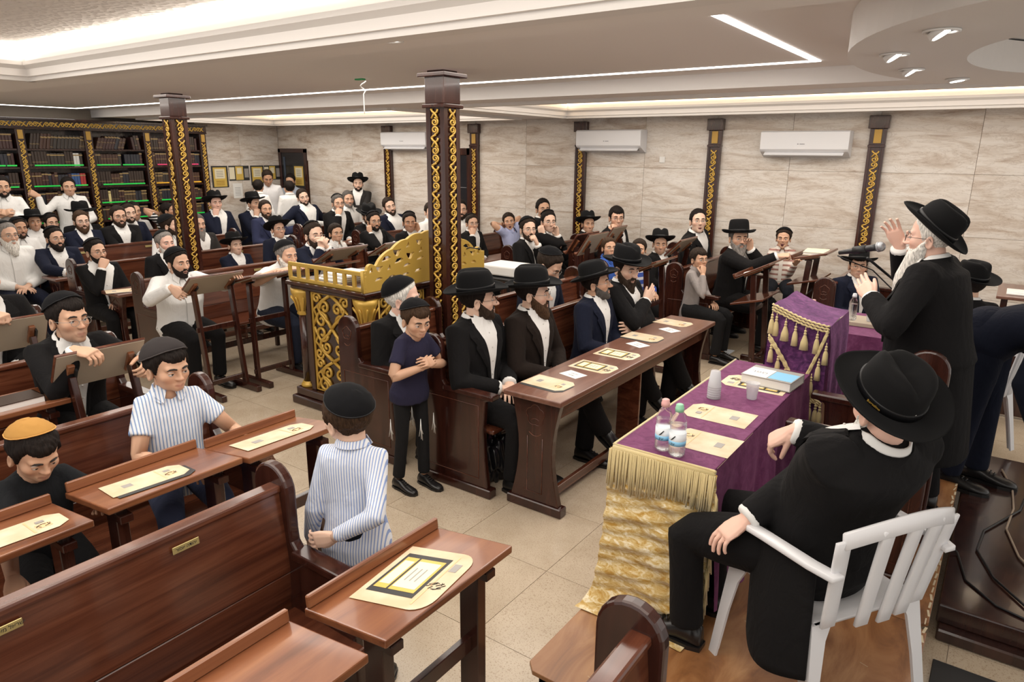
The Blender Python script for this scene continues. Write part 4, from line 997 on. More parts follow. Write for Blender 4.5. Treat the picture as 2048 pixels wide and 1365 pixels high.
        body.tube([Sh, Sh+(E-Sh)*.5, E-(E-Sh)*.06, E, E+fd*.05*s, E+(T-E)*.55, T-fd*.02*s, T+fd*.004], [.050*s*ab, .046*s*ab, .039*s*ab, .038*s*ab, .042*s*ab, .037*s*ab, wr*1.08, wr], 12)
        X = nrm(hd if hd is not None else fd); X = nrm(X+fd*.35)
        Z = np.array(back, float); Z = nrm(Z-X*(Z@X)); Yv = np.cross(Z, X)
        hv, hf = hand(pz_, lod); hv = hv*hsz
        if sd > 0: hv = hv*np.array((1, -1, 1)); hf = [tuple(reversed(f)) for f in hf]
        body.add(T+hv@np.stack([X, Yv, Z]), hf)
        hands.append((T, fd, k5[4]))
    # ---- legs
    tro = MB(); feetpts = []
    hipc = P[0]
    fl_ = 0.0
    if pose == 'stand':
        for sd in (1, -1):
            hp = hipc+np.array((0, sd*.085*s, 0)); fx = .05*s*sd*(1 if feet is None else feet); an = np.array((fx-.01, sd*.10*s, .075)); kn = (hp+an)/2+np.array((.02, 0, 0))
            tro.tube([hp+np.array((0,0,.03*s)), hp, hp+(kn-hp)*.5, kn, kn+(an-kn)*.5, an+np.array((0,0,.01))], [x*(.80 if kid else 1) for x in (.10*s*b, .102*s*b, .086*s*b, .070*s, .068*s, .068*s)], 12); feetpts.append((an, 0))
            body.tube([hp, kn, an], [.055*s, .032*s, .026*s], 8)
    else:
        for sd in (1, -1):
            hp = hipc+np.array((0, sd*.09*s, -.005)); kn = np.array((.425*s, sd*.125*s, seat+.055*s)); an = np.array((.425*s-.03+.0*sd, sd*.12*s, .085-0))
            R_ = rot('z', legdir)
            if cross and sd < 0: kn = np.array((.43*s, .02*s, seat+.15*s)); an = np.array((.53*s, .14*s, seat-.20*s))
            kn = R_@kn; an = R_@an
            tro.tube([hp-np.array((.05*s,0,0)), hp, hp+(kn-hp)*.35, hp+(kn-hp)*.7, kn-nrm(kn-hp)*.02, kn+np.array((.0,0,-.015)), kn+(an-kn)*.3, kn+(an-kn)*.65, an+np.array((0,0,.015))],
                     [.095*s*b, .098*s*b, .092*s*b, .08*s*b, .07*s, .068*s, .063*s, .062*s, .064*s], 12)
            body.tube([hp, hp+(kn-hp)*.5, kn, kn+(an-kn)*.5, an], [.055*s, .045*s, .028*s, .028*s, .026*s], 8)
            feetpts.append((an, (-.6 if (cross and sd < 0) else 0)))
    kf = .80 if (kid or top in ('shirt', 'tee')) else 1.
    tro.ball(hipc+np.array((-.01, 0, .03*s)), (.135*s*b*kf, .168*s*b*kf, .13*s), 14)
    # ---- skin: torso, neck, head
    body.loft([[(at(t)[0]+(np.array(surf(t, 2*PI*i/14, 0))-at(t)[0])*.86) for i in range(14)] for t in (-.1, .2, .5, .7, .8, .88, .94, .985)])
    nb, nfr = at(.96); nh = Hc+Rh@np.array((-.012, 0, -.05))*hsv
    body.tube([nb-nfr[2]*.03, nb, (nb+nh)/2, nh, nh+Rh@np.array((0, 0, .03))], [.066*s, .058*hsv, .054*hsv*b**.5, .055*hsv*b**.5, .05*hsv], 16)
    D_, R_, V, F_, O, nc, nr = head_base(nose, kid, mouth, lod)
    fc = np.array((1., (1.05 if kid else 1.)+.08*(b-1), .97 if kid else 1.)); H = lambda v: Hc+(Rh@(np.asarray(v).reshape(-1, 3)*hsv*fc).T).T
    col = np.tile(np.array((*SKIN[skin], 1.)), (len(V), 1)); an_ = _ang(V)
    zl = -.062*(.9 if kid else 1)
    lip = np.exp(-(((V[:, 2]-zl+.007)/.010)**2+(V[:, 1]/.019)**4))*(V[:, 0] > .07)
    col[:, :3] = col[:, :3]*(1-.55*lip[:, None])+np.array((.42,.14,.12))*.55*lip[:, None]
    chk = np.exp(-(((V[:, 2]+.03)/.022)**2+((np.abs(V[:, 1])-.045)/.02)**2))*(V[:, 0] > .02); col[:, :3] *= (1-.18*chk[:, None]*np.array((.1, .7, .8)))
    nsc = np.exp(-((V[:, 2]+.032)/.014)**2-(V[:, 1]/.012)**2)*(V[:, 0] > .09); col[:, :3] *= 1-.2*nsc[:, None]*np.array((.1, .8, .9))
    scalp = np.clip((V[:, 2]-.07)/.02, 0, 1)*(not bald); hcol = HAIR[hair]
    if not kid and beard != 'none':
        stb = np.clip((-.035-V[:, 2])/.02, 0, 1)*np.clip((an_ < 1.4)*1., 0, 1)*.25; col[:, :3] = col[:, :3]*(1-stb[:, None])+np.array((.12,.09,.08))*stb[:, None]
    body.add(H(V), F_); body.c[-1] = col
    for sd in (1, -1):
        body.cur = tuple(x*.93 for x in SKIN[skin]); e = MB()
        n = 12; a = np.arange(n)*2*PI/n
        er = []
        for y, q in ((-.004, .8), (.004, 1.), (.010, 1.0), (.012, .86), (.008, .55), (.005, .3)):
            er.append(np.stack([-.010+.0175*q*np.cos(a)-.10*y, np.full(n, sd*(.073+y)), -.012+.031*q*np.sin(a)*(1-.12*np.cos(a))], 1))
        e.loft(er if sd < 0 else [r[::-1] for r in er]); body.add(H(np.concatenate(e.v)), e.f)
        body.cur = (.70,.66,.63); ek = 1.12 if kid else 1.; e = MB().ball((.0768, sd*.032, .0015), .0122*ek, 12); body.add(H(np.concatenate(e.v)), e.f)
        body.cur = (.03,.018,.012); e = MB().ball((.0842+.001*(ek-1)*10, sd*.0315, .0020), .0062*ek, 8); body.add(H(np.concatenate(e.v)), e.f)
        body.cur = tuple(x*.88 for x in SKIN[skin]); e = MB()     # upper lid
        e.tube([(.080, sd*.018, .004), (.0885, sd*.026, .0085), (.0885, sd*.035, .0090), (.080, sd*.046, .004)], .0040, 6); body.add(H(np.concatenate(e.v)), e.f)
        bc_ = HAIR.get(brow, HAIR['black']); body.cur = bc_; e = MB()
        e.tube([(.0965, sd*.013, .0225), (.0955, sd*.026, .0275), (.0875, sd*.040, .0265), (.078, sd*.049, .020)], [.0032, .0046, .0042, .002], 6); body.add(H(np.concatenate(e.v)), e.f)
    if mouth: body.cur = (.09,.02,.02); e = MB().ball((.086, 0, zl-.008-.009*mouth), (.010, .017, .005+.010*mouth), 10); body.add(H(np.concatenate(e.v)), e.f)
    bo = body.build('person', [sk], None, origin=(0,0,0)); bo.location = root; bo.rotation_euler = (0, 0, yaw)
    ca = bo.data.color_attributes.new('col', 'FLOAT_COLOR', 'POINT'); ca.data.foreach_set('color', np.concatenate(body.c).ravel())
    tag(bo, label, 'person', group)
    bo['_root'] = 1
    def part(mb, name, mt, smooth=0, vx=None):
        o = mb.build(name, mt, bo, origin=(0,0,0))
        if vx:
            r = o.modifiers.new('r', 'REMESH'); r.mode = 'VOXEL'; r.voxel_size = vx; r.use_smooth_shade = True
            q = o.modifiers.new('s', 'SMOOTH'); q.iterations = smooth; q.factor = .5
        return o
    gm = cloth(tc, kind=stripes, wr=.8 if top == 'suit' else 1.0)
    part(garment, {'suit': 'jacket', 'shirt': 'shirt', 'tee': 'shirt'}[top], gm, (5, 3)[lod], vox)
    part(tro, 'trousers', cloth(legs), (4, 3)[lod], (.012, .022)[lod])
    for an, pt in feetpts:
        o = bpy.data.objects.new('shoe', shoe_mesh()); COL.objects.link(o); o.parent = bo; sc = s*(1.0 if not kid else 1.0)
        o.location = (an[0]+.01, an[1], max(an[2]-.085, -.0) if not pt else an[2]-.06); o.scale = (sc, sc, sc); o.rotation_euler = (0, -pt, legdir)
    # ---- collar, shirt front, lapels
    def neckring(t, off): c, fr = at(t); return c, fr
    if top in ('suit', 'shirt') or (top == 'tee' and stripes):
        cm = cloth(shirt if top == 'suit' else tc, kind=stripes, wr=.3); m = MB(); n = 26
        c0, f0 = at(.985); r0 = .067*s
        rings = [[], [], [], []]
        for i in range(n+1):
            a_ = .52+(2*PI-1.04)*i/n; fro = max(0, math.cos(a_))**.8; d_ = f0[0]*math.cos(a_)*1.02+f0[1]*math.sin(a_)
            lift = f0[2]*(.010-.034*fro)*s
            rings[0].append(c0+d_*r0*1.05+lift-f0[2]*.02*s); rings[1].append(c0+d_*r0*.98+lift+f0[2]*.020*s); rings[2].append(c0+d_*r0*1.08+lift+f0[2]*.019*s); rings[3].append(c0+d_*r0*(1.28+.22*fro)+lift-f0[2]*(.012+.03*fro)*s)
        m.loft(rings, closed=False, caps=False)
        if top != 'tee' or stripes:
            for sd in (1, -1):
                p = [c0+f0[0]*.066*s+f0[1]*sd*.016*s+f0[2]*.012*s, c0+f0[0]*.034*s+f0[1]*sd*.058*s+f0[2]*.036*s, c0+f0[0]*.055*s+f0[1]*sd*.080*s-f0[2]*.014*s, c0+f0[0]*.088*s+f0[1]*sd*.040*s-f0[2]*.055*s]
                q = [x+f0[0]*.006*s-f0[2]*.002 for x in p]
                m.add(p+q, [(0,1,2,3), (7,6,5,4), (0,4,5,1), (1,5,6,2), (2,6,7,3), (3,7,4,0)])
        part(m, 'collar', cm)
    if top == 'suit':
        gx, ga = (0, .18, .35, .5, .65, .78, .88, .95, 1.0, 1.03), np.minimum(np.array((2.5, 4, 6, 8.5, 11.5, 15, 22, 36, 60, 70))*open_, 75)
        ts = np.linspace(.04, 1.025, 24); na = 10; m = MB(); rows = []
        for t in ts:
            g_ = math.radians(np.interp(t, gx, ga)); rows.append([surf(t, -g_+2*g_*i/na, (.0075+.004*t)*s) for i in range(na+1)])
        m.loft(rows, closed=False, caps=False)
        part(m, 'shirt', cloth(shirt, wr=1.0))
        m = MB()
        for i in range(5): t = .16+.17*i; m.ball(surf(t, 0, .0115*s), (.005, .005, .005), 8)
        part(m, 'shirt_buttons', plain((.6,.58,.55)))['kind'] = 'stuff'
        for sd in (1, -1):
            m = MB(); rr = []
            for t in np.linspace(.10, .965, 20):
                g_ = np.interp(t, gx, ga); w = np.interp(t, (.1, .42, .5, .70, .72, .82, .9, 1), (3, 3.5, 10, 21, 15, 22, 20, 18))
                w = w/open_**.3
                a0, a1 = math.radians(g_-2.2), math.radians(g_+w)
                rr.append([surf(t, sd*a0, .010*s), surf(t, sd*a0, .0165*s), surf(t, sd*(a0+a1)/2, .0175*s), surf(t, sd*a1, .012*s), surf(t, sd*a1, .004*s)])
            m.loft(rr, smooth=False); part(m, 'lapel', gm)
        m = MB(); c0, f0 = at(.955); rg = [[], [], []]                                # jacket collar behind the neck
        for i in range(17):
            a_ = PI*.42+PI*1.16*i/16; d_ = f0[0]*math.cos(a_)+f0[1]*math.sin(a_)*1.05
            rg[0].append(c0+d_*.098*s-f0[2]*.03*s); rg[1].append(c0+d_*.086*s+f0[2]*.026*s); rg[2].append(c0+d_*.076*s+f0[2]*.012*s)
        m.loft(rg, closed=False, caps=False); part(m, 'jacket_collar', gm)
    if top == 'suit':
        for T, fd, r in hands:
            m = MB().tube([T-fd*.03*s, T-fd*.004*s, T+fd*.004*s], [r*.94, r*.90, r*.80], 14); part(m, 'cuff', cloth(shirt, wr=.3))
    if top == 'shirt' and tc[0] > .5:
        m = MB()
        m.loft([[surf(t, q, .004*s) for q in (-.10, .10)]+[surf(t, q, .009*s) for q in (.10, -.10)] for t in np.linspace(.1, .93, 12)], smooth=False); part(m, 'placket', cloth(tc, wr=.2, kind=None))
    # ---- hair, beard, head cover, glasses
    hm = hairmat(HAIR[hair]); j = jit(len(V), 5)
    hl = np.interp(an_, (0, .45, .8, 1.05, 1.25, 1.5, 1.75, 2.2, 2.6, PI), (.086 if not fringe else .055, .080 if not fringe else .056, .066, .034, -.012, .012, .004, -.045, -.062, -.066))
    if bald: hl = np.interp(an_, (0, .8, 1.2, 1.5, 2.2, PI), (.16, .15, .09, .02, -.045, -.062))
    nz = np.sin(V[:, 0]*150+np.sin(V[:, 1]*95)*2)*np.sin(V[:, 1]*125+V[:, 2]*80+np.sin(V[:, 0]*60)); hl = hl+.0045*nz
    mk = np.clip((V[:, 2]-hl)/.014, -1, 1); thk = (.011 if not hat == 'fedora' else .006)*(1.3 if kid else 1.)
    off = np.where(mk > 0, thk*np.sqrt(np.maximum(mk, 0))*(.9+.2*j+.28*nz), .007*mk-.001)
    Vh = O+D_*(R_+off)[:, None]; m = MB(); m.add(H(Vh), F_, 0, True); part(m, 'hair', hm)
    if beard and beard != 'none':
        bcol, bt_, bl = beard
        zb = np.interp(an_, (0, .12, .3, .55, .85, 1.15, 1.42, 1.6), (-.041, -.043, -.054, -.060, -.050, -.030, -.004, .01)); mk = np.minimum((zb-V[:, 2])/.012, (1.62-an_)/.12)
        lipd = np.sqrt(((V[:, 2]-zl+.008)/.013)**2+(V[:, 1]/.024)**2); mk = np.minimum(mk, np.where(V[:, 0] > .06, (lipd-1)*1.3, 9))
        nzb = np.sin(V[:, 1]*190+V[:, 2]*60)*np.sin(V[:, 2]*170+V[:, 0]*120); mk = mk+.35*nzb*(mk < 1.2)
        mk = np.where((V[:, 2] < -.06) & (V[:, 0] < .0), np.minimum(mk, (V[:, 0]+.03)/.02), mk)
        mk = np.clip(mk, -1, 1)
        off = np.where(mk > 0, bt_*np.sqrt(np.maximum(mk, 0))*(.75+.5*j*.8), .006*mk-.001)
        Vb = O+D_*(R_+off)[:, None]
        w = np.clip((-.062-V[:, 2])/.05, 0, 1)*np.clip(mk*2, 0, 1)*np.clip((V[:, 0]+.02)/.06, 0, 1)
        jj = 1+.25*(jit(nc, 9)[np.arange(len(V)) % nc]-.5)
        Vb = Vb+np.stack([bl*.22*w, -V[:, 1]*w*.35*min(1, bl/.1), -bl*w*jj*(1-.35*np.abs(V[:, 1])/.06)], 1)
        m = MB(); m.add(H(Vb), F_, 0, True); part(m, 'beard', hairmat(tuple(x*(1.5 if bcol in ('black', 'dark', 'brown') else 1) for x in HAIR[bcol])))
    def cap_surface(ax, maxa, rows, extra, n=36):
        ax = nrm(ax); e1 = nrm(np.cross(ax, (0, 1, 0))); e2 = np.cross(ax, e1); rg = []
        Oc = np.array((-.005, 0, .02))
        for i in range(rows+1):
            p_ = maxa*max(i, .04)/rows; aa = np.arange(n)*2*PI/n
            dv = math.cos(p_)*ax+math.sin(p_)*(np.cos(aa)[:, None]*e1+np.sin(aa)[:, None]*e2)
            ts = np.linspace(.16, .05, 28); dd = sdf(Oc+dv[:, None, :]*ts[None, :, None], nose, kid, 0); r_ = ts[np.maximum((dd < 0).argmax(1), 1)]
            rg.append(Oc+dv*(r_+extra)[:, None] if np.ndim(extra) else Oc+dv*(r_+extra)[:, None])
        return rg
    if hat == 'kippah':
        rg = cap_surface((-.42, 0, .9), 1.02 if hatk is None else hatk, 10, thk*1.25+.0075)
        rg.append(rg[-1]*1.0-np.array((0, 0, .004))); c_ = rg[-1].mean(0); rg.append(c_+(rg[-1]-c_)*.93)
        m = MB(); m.loft([H(r) for r in rg], caps=True)
        ed = [H(p)[0] for p in rg[-3]]; o = part(m, 'skullcap', plain(kc, .85, .06)); kp = o
        m2 = MB().tube(ed, .0022*hsv, 5, closed=True); part(m2, 'trim', plain(tuple(x*1.6 for x in kc), .6)).parent = kp
    if hat in ('fedora', 'bowler'):
        n = 40; aa = np.arange(n)*2*PI/n; ca_, sa_ = np.cos(aa), np.sin(aa)
        hh = .124 if hat == 'fedora' else .130; z0 = .058; tl = rot('y', math.radians(-9 if hatk is None else hatk)); bw = .082 if hat == 'fedora' else .066
        def HR(v): return H((np.asarray(v)-np.array((0, 0, z0)))@tl.T+np.array((0, 0, z0)))
        rg = []
        for q, w in ((0, 1.0), (.15, 1.0), (.4, .985), (.65, .955), (.82, .915), (.92, .86), (.98, .76), (1.0, .6), (.99, .35), (.97, .05)):
            x, y = .110*w*ca_-.006, .094*w*sa_; z = np.full(n, z0+hh*q)
            if hat == 'fedora':
                z = z-.030*max(0, q-.6)/.4*np.exp(-(y/.022)**2)*(1-.15*ca_); y = y*(1-.26*max(0, q-.25)*np.clip(ca_, 0, 1)**2)
                z = z+.012*q*(-.4*ca_)
            rg.append(HR(np.stack([x, y, z], 1)))
        m = MB(); m.loft(rg); hp = plain(hatc, .8, .06); crown = part(m, 'hat', hp)
        rb = []
        for q, dz_ in ((.0, .0), (.35, -.003), (.7, 0), (.93, .008), (1.0, .014), (1.0, .0175), (.93, .0125), (.7, .005), (.35, .002), (.0, .006)):
            x, y = (.108+bw*q)*ca_-.006, (.092+bw*q*.95)*sa_
            z = z0+dz_*(.55+.75*np.abs(sa_))+.012*q*sa_**2-.012*q*np.clip(ca_, 0, 1)**2+.0*q
            rb.append(HR(np.stack([x, y, np.broadcast_to(z, x.shape)], 1)))
        m = MB(); m.loft(rb); part(m, 'brim', hp).parent = crown
        m = MB(); m.loft([HR(np.stack([.1125*w*ca_-.006, .0965*w*sa_, np.full(n, z0+zz)], 1)) for w, zz in ((1.0, .004), (1.01, .004), (1.008, .030), (1.0, .031))]); part(m, 'band', plain((.006,.006,.007), .35)).parent = crown
    if glasses:
        gmt = plain({1: (.25,.24,.22), 2: (.03,.02,.02)}[glasses], .3); m = MB(); rr = .0013 if lod == 0 else .0016
        for sd in (1, -1):
            m.tube([H((.1065-.006*abs(math.cos(q)*1+1)*.5*(1 if math.cos(q)*sd*1 > 0 else .2), sd*.0325+.0215*math.cos(q), -.004+.0165*math.sin(q)))[0] for q in np.arange(20)*2*PI/20], rr, 5, closed=True)
            m.tube([H(v)[0] for v in ((.1005, sd*.053, .002), (.080, sd*.073, .004), (.02, sd*.080, .004), (-.012, sd*.081, .004), (-.022, sd*.080, -.012))], rr, 5)
        m.tube([H(v)[0] for v in ((.107, -.0115, .001), (.113, 0, .005), (.107, .0115, .001))], rr, 5)
        part(m, 'glasses', gmt)
    return bo, root, H, HAIR
# ================================================================ the cast
person('bearded man in glasses and a tall black hat, nearest along the front bench', (-2.800, 3.511, 1.219), lod=0, hat='fedora', beard=('dark', 0.007, 0.004), glasses=2, look=(0, 6.2, 1.45), lean=2, arms=('lap', 'lap'), skin=1, hatk=-3, brow='black', nose=1, fat=1.02)
person('black-hatted man with a full brown beard and rimless glasses, second in front row', (-2.660, 3.960, 1.206), lod=0, hat='fedora', beard=('brown', 0.014, 0.035), glasses=1, look=(0.3, 5.3, 1.3), lean=3, arms=('lap', 'lap'), tc=BROWNB, skin=1, hatk=-4, nose=1, cross=True)
person('navy-suited man in a black hat with trimmed greying beard, third in front row', (-2.620, 4.797, 1.160), lod=0, hat='fedora', beard=('salt', 0.007, 0.006), glasses=1, look=(0.2, 5.8, 1.7), lean=3, arms=('lap', 'lap'), tc=NAVY, skin=2, hatk=-8, nose=1, cross=True)
person('man in a black hat with a thick dark beard and a hand on his chest', (-2.600, 5.276, 1.222), lod=0, hat='fedora', beard=('dark', 0.018, 0.05), look=(-0.2, 4.4, 1.0), hpitch=-8, lean=3, arms=('cross', 'chest'), skin=1, hatk=-4, nose=1, fat=1.08, cross=True)
person('white-bearded man in a large black skullcap, on the short bench by the gold table', (-3.500, 3.524, 1.127), lod=0, hat='kippah', hatk=1.12, hair='white', beard=('white', 0.014, 0.05), look=(-0.2, 5.6, 1.25), lean=10, arms=('lap', 'lap'), skin=4, bald=False, brow='grey', nose=1, fat=1.12, belly=0.03, hs=1.2)
person('man in glasses and a navy jacket bending his head behind the front row', (-3.280, 5.122, 1.199), lod=0, hat='kippah', hatk=0.8, hair='dark', glasses=1, look=(-2.6, 5.2, 0.75), hpitch=-32, lean=12, arms=('lap', 'lap'), tc=NAVY, skin=0, fat=1.05)
person('small boy in a navy polo shirt and black skullcap standing in the aisle', (-2.894, 3.020, 1.156), lod=0, pose='stand', kid=True, hat='kippah', hatk=0.95, hair='brown', look=(0.2, 3.3, 0.8), yaw=-5, lean=9, top='tee', tc=(0.028, 0.026, 0.052), sleeve='short', arms=('pair', 'pair'), legs=(0.016, 0.016, 0.017), skin=2, fringe=True, hpitch=-12, hyaw=-12)
person('boy in a blue striped shirt seen from behind, leaning on the bench arm', (-1.922, 1.620, 1.186), lod=0, pose='stand', kid=True, hat='kippah', hatk=0.92, hair='brown', look=(-4, 1.9, 1.1), yaw=118, lean=2, top='shirt', tc=(0.74, 0.76, 0.8), stripes=('Y', 95, (0.27, 0.36, 0.62), 0.62), arms=('side', 'behind'), legs=(0.012, 0.014, 0.022), skin=1, hroll=-4)
person('boy in a striped short-sleeved shirt and grey skullcap sitting at a slanted desk', (-3.060, 1.543, 1.186), lod=0, kid=True, hat='kippah', hatk=1.12, kc=(0.035, 0.03, 0.03), hair='black', look=(0.5, 1.8, 0.9), yaw=-18, lean=-2, top='tee', tc=(0.74, 0.76, 0.8), stripes=('Y', 70, (0.24, 0.34, 0.55), 0.62), sleeve='short', arms=({'k': 'W', 't': (-2.72, 1.74, 0.8), 'pose': 'relax'}, {'k': 'W', 't': (-2.82, 1.42, 0.8), 'pose': 'relax'}), legs=(0.045, 0.055, 0.1), skin=2, fringe=True, s=0.86)
person('boy in a black tee and an ochre skullcap looking down at his desk', (-3.020, 0.951, 0.987), lod=0, kid=True, hat='kippah', hatk=0.8, kc=(0.42, 0.22, 0.06), hair='black', look=(-2.3, 1.0, 0.55), yaw=-8, lean=4, top='tee', tc=(0.013, 0.014, 0.016), sleeve='short', arms=({'k': 'W', 't': (-2.75, 1.08, 0.8), 'pose': 'relax'}, {'k': 'W', 't': (-2.72, 0.72, 0.66), 'pose': 'relax'}), legs=(0.012, 0.012, 0.013), skin=2, fringe=True, hpitch=-24)
person('teenage boy in glasses and a black suit gripping a tilted reading stand', (-4.180, 1.595, 1.244), lod=0, hat='kippah', hatk=1.0, hair='black', glasses=1, look=(0.5, 2.4, 1.45), yaw=0, lean=14, arms=({'k': 'W', 't': (-3.87, 1.83, 1.03), 'pose': 'grip', 'dir': (0.6, -0.2, -0.5), 'back': (0.5, 0.6, 0.3), 'hint': (-0.3, 0.7, -0.6)}, {'k': 'W', 't': (-3.91, 1.5, 1.135), 'pose': 'grip', 'dir': (0.75, 0.25, -0.35), 'back': (0.2, -0.1, 1), 'hint': (-0.3, -0.35, -0.9)}), skin=2, fringe=True, s=1.0, hs=1.08)
person('man at the picture edge whose fist rests on a tilted stand', (-5.500, 1.613, 1.319), lod=1, hat='kippah', look=SPK, lean=10, arms=('lap', {'k': 'W', 't': (-5.16, 1.52, 1.15), 'pose': 'fist', 'dir': (0.8, 0.2, -0.3), 'back': (0.3, 0, 1)}), skin=0)
person('yelling boy in a pink striped jersey perched by the wall', (-2.131, 8.350, 1.228), lod=0, kid=True, hat='kippah', hatk=0.95, hair='dark', look=(-0.6, 0, 1.6), yaw=-75, lean=0, mouth=1.4, top='shirt', tc=(0.72, 0.66, 0.6), stripes=('Z', 18, (0.36, 0.19, 0.16), 0.6), arms=({'k': 'W', 't': (-1.92, 8.15, 0.98), 'pose': 'relax', 'back': (0, 0, 1)}, {'k': 'W', 't': (-2.42, 8.2, 1.02), 'pose': 'relax'}), legs=(0.014, 0.016, 0.022), skin=2, seat=0.62, hs=0.92)
person('boy in a grey patterned shirt chewing his fist at the bench end', (-2.660, 7.124, 1.077), lod=0, kid=True, hair='dark', glasses=1, look=(-0.1, 5.6, 1.35), lean=6, top='shirt', tc=(0.3, 0.27, 0.26), arms=('lap', 'mouth'), legs=(0.016, 0.016, 0.017), skin=2, fringe=True, hs=0.94)
person('small child in a blue and red striped jersey behind the black hats', (-3.350, 7.097, 1.127), lod=1, kid=True, hair='dark', look=(-1.6, 2.5, 1.3), yaw=-10, lean=4, top='shirt', tc=(0.06, 0.11, 0.42), stripes=('Z', 12, (0.7, 0.7, 0.74), 0.6), arms=('lap', 'lap'), legs=BLACK, skin=2, hs=0.9)
person('child in a blue jacket mostly hidden by a black hat', (-3.620, 6.895, 1.142), lod=1, kid=True, hair='brown', look=SPK, lean=4, top='shirt', tc=(0.05, 0.12, 0.42), arms=('lap', 'lap'), legs=BLACK, skin=2, hs=0.9)
person('heavy bearded man in a white shirt holding a reading stand', (-6.220, 3.357, 1.148), lod=0, hat='kippah', hatk=1.05, hair='black', beard=('black', 0.006, 0.006), look=(0.4, 4.3, 1.1), lean=9, top='shirt', tc=WHITE, arms=({'k': 'W', 't': (-5.78, 3.62, 1.02), 'pose': 'relax'}, {'k': 'W', 't': (-5.86, 3.08, 1.0), 'pose': 'grip', 'dir': (0.6, 0.1, -0.7), 'back': (0.5, -0.6, 0.3), 'hint': (-0.2, -0.8, -0.6)}), skin=0, fat=1.18, belly=0.03, fringe=False, mouth=0.25, nose=1)
person('white-bearded man in a white shirt leaning on folded forearms', (-5.860, 4.284, 1.146), lod=0, hat='kippah', hatk=1.12, hair='grey', beard=('white', 0.022, 0.05), look=(0.4, 4.3, 1.0), lean=24, top='shirt', tc=WHITE, sleeve='short', arms=({'k': 'W', 't': (-5.6, 4.12, 1.06), 'pose': 'flat', 'dir': (0.2, -1, 0), 'back': (0, 0, 1), 'hint': (0.3, 1, -0.2)}, {'k': 'W', 't': (-5.58, 3.98, 1.06), 'pose': 'flat', 'dir': (0.2, 1, 0), 'back': (0, 0, 1), 'hint': (0.3, -1, -0.2)}), skin=0, fat=1.12, legs=(0.02, 0.024, 0.04), brow='grey', bald=False)
person('bearded man in a navy suit and glasses with hands clasped before his mouth', (-6.420, 5.082, 1.234), lod=1, hat='kippah', hatk=0.7, hair='dark', beard=('dark', 0.01, 0.012), glasses=1, look=SPK, lean=10, arms=('clasp', 'clasp'), tc=NAVY, skin=1)
person('boy peeping out beside the clasped hands', (-7.200, 6.056, 1.116), lod=1, kid=True, hair='dark', look=SPK, lean=4, top='shirt', tc=WHITE, skin=2)
person('boy in a curled black hat gazing upwards', (-7.600, 5.459, 1.189), lod=1, hat='fedora', hatk=-20, hair='black', glasses=1, look=(-0.3, 4.2, 2.3), lean=4, tc=NAVY, arms=('lap', 'lap'), skin=0, hs=0.98, s=0.96)
person('boy in a black hat and navy jacket sitting low with folded arms', (-7.720, 4.910, 1.030), lod=1, hat='fedora', hatk=-14, look=SPK, lean=0, tc=NAVY, arms=('cross', 'cross'), skin=1, hs=0.97, s=0.94, hair='black')
person('grey-haired man with a short white beard behind the heavy man', (-7.580, 3.971, 1.158), lod=1, hat='kippah', hatk=0.85, hair='grey', beard=('white', 0.008, 0.02), look=SPK, lean=4, arms=('lap', 'lap'), skin=4, brow='grey')
person('man in glasses with hand on mouth, jacket slung over his shoulders', (-7.720, 3.306, 1.123), lod=0, hat='kippah', hatk=0.8, hair='black', glasses=2, beard=('black', 0.004, 0.002), look=SPK, lean=-4, arms=('lap', 'mouth'), skin=0, open_=1.9, nose=1)
person('bearded man in a dark jacket turning towards the aisle', (-9.080, 3.463, 1.145), lod=1, hat='kippah', hatk=0.8, hair='black', beard=('black', 0.014, 0.02), glasses=1, look=SPK, lean=6, arms=('lap', 'desk'), tc=NAVY, skin=0, fat=1.12)
person('white-bearded man in a white shirt and glasses at the picture edge', (-9.100, 3.001, 1.219), lod=1, hat='kippah', hatk=0.8, hair='grey', beard=('white', 0.018, 0.07), glasses=1, look=SPK, lean=6, top='shirt', tc=WHITE, arms=('lap', 'lap'), skin=0, fat=1.1, legs=NAVY, brow='grey')
person('man in a white shirt half hidden behind the white beard', (-10.400, 3.571, 1.162), lod=1, hair='dark', hat='kippah', look=SPK, top='shirt', tc=WHITE, beard=('dark', 0.004, 0.0), skin=3)
person('thin boy in a wide black hat and cream shirt near the bookcase', (-10.550, 3.807, 1.219), lod=1, hat='fedora', hatk=-12, hair='black', look=(0, 2.5, 1.4), tc=NAVY, open_=1.5, skin=2, hs=1.0, s=1.0)
person('man whose forehead shows above the bearded man in a dark jacket', (-11.150, 4.241, 1.135), lod=1, hair='black', hat='kippah', hatk=0.7, look=SPK, top='shirt', tc=WHITE, skin=0)
person('brown-bearded man in a navy jacket and glasses in front of a hatted man', (-10.350, 4.306, 1.202), lod=1, hair='brown', beard=('brown', 0.014, 0.02), glasses=1, look=(0.5, 3.0, 1.6), lean=2, tc=NAVY, arms=('cross', 'cross'), skin=1, fat=1.05)
person('man in a wide black hat directly behind the brown-bearded man', (-10.880, 4.539, 1.237), lod=1, hat='fedora', hatk=0, hair='black', beard=('black', 0.01, 0.02), look=SPK, lean=2, tc=BLACK, arms=('lap', 'lap'), skin=0)
person('broad bearded man in a black suit with crossed arms before the bookcase', (-10.350, 4.802, 1.236), lod=1, hair='dark', beard=('dark', 0.01, 0.008), glasses=2, look=(0, 3.5, 1.5), lean=3, arms=('cross', 'cross'), skin=0, fat=1.12)
person('man in a navy jacket leaning behind the broad bearded man', (-10.750, 5.137, 1.235), lod=1, hair='dark', hat='kippah', hatk=0.7, look=SPK, tc=NAVY, skin=1, beard=('dark', 0.004, 0))
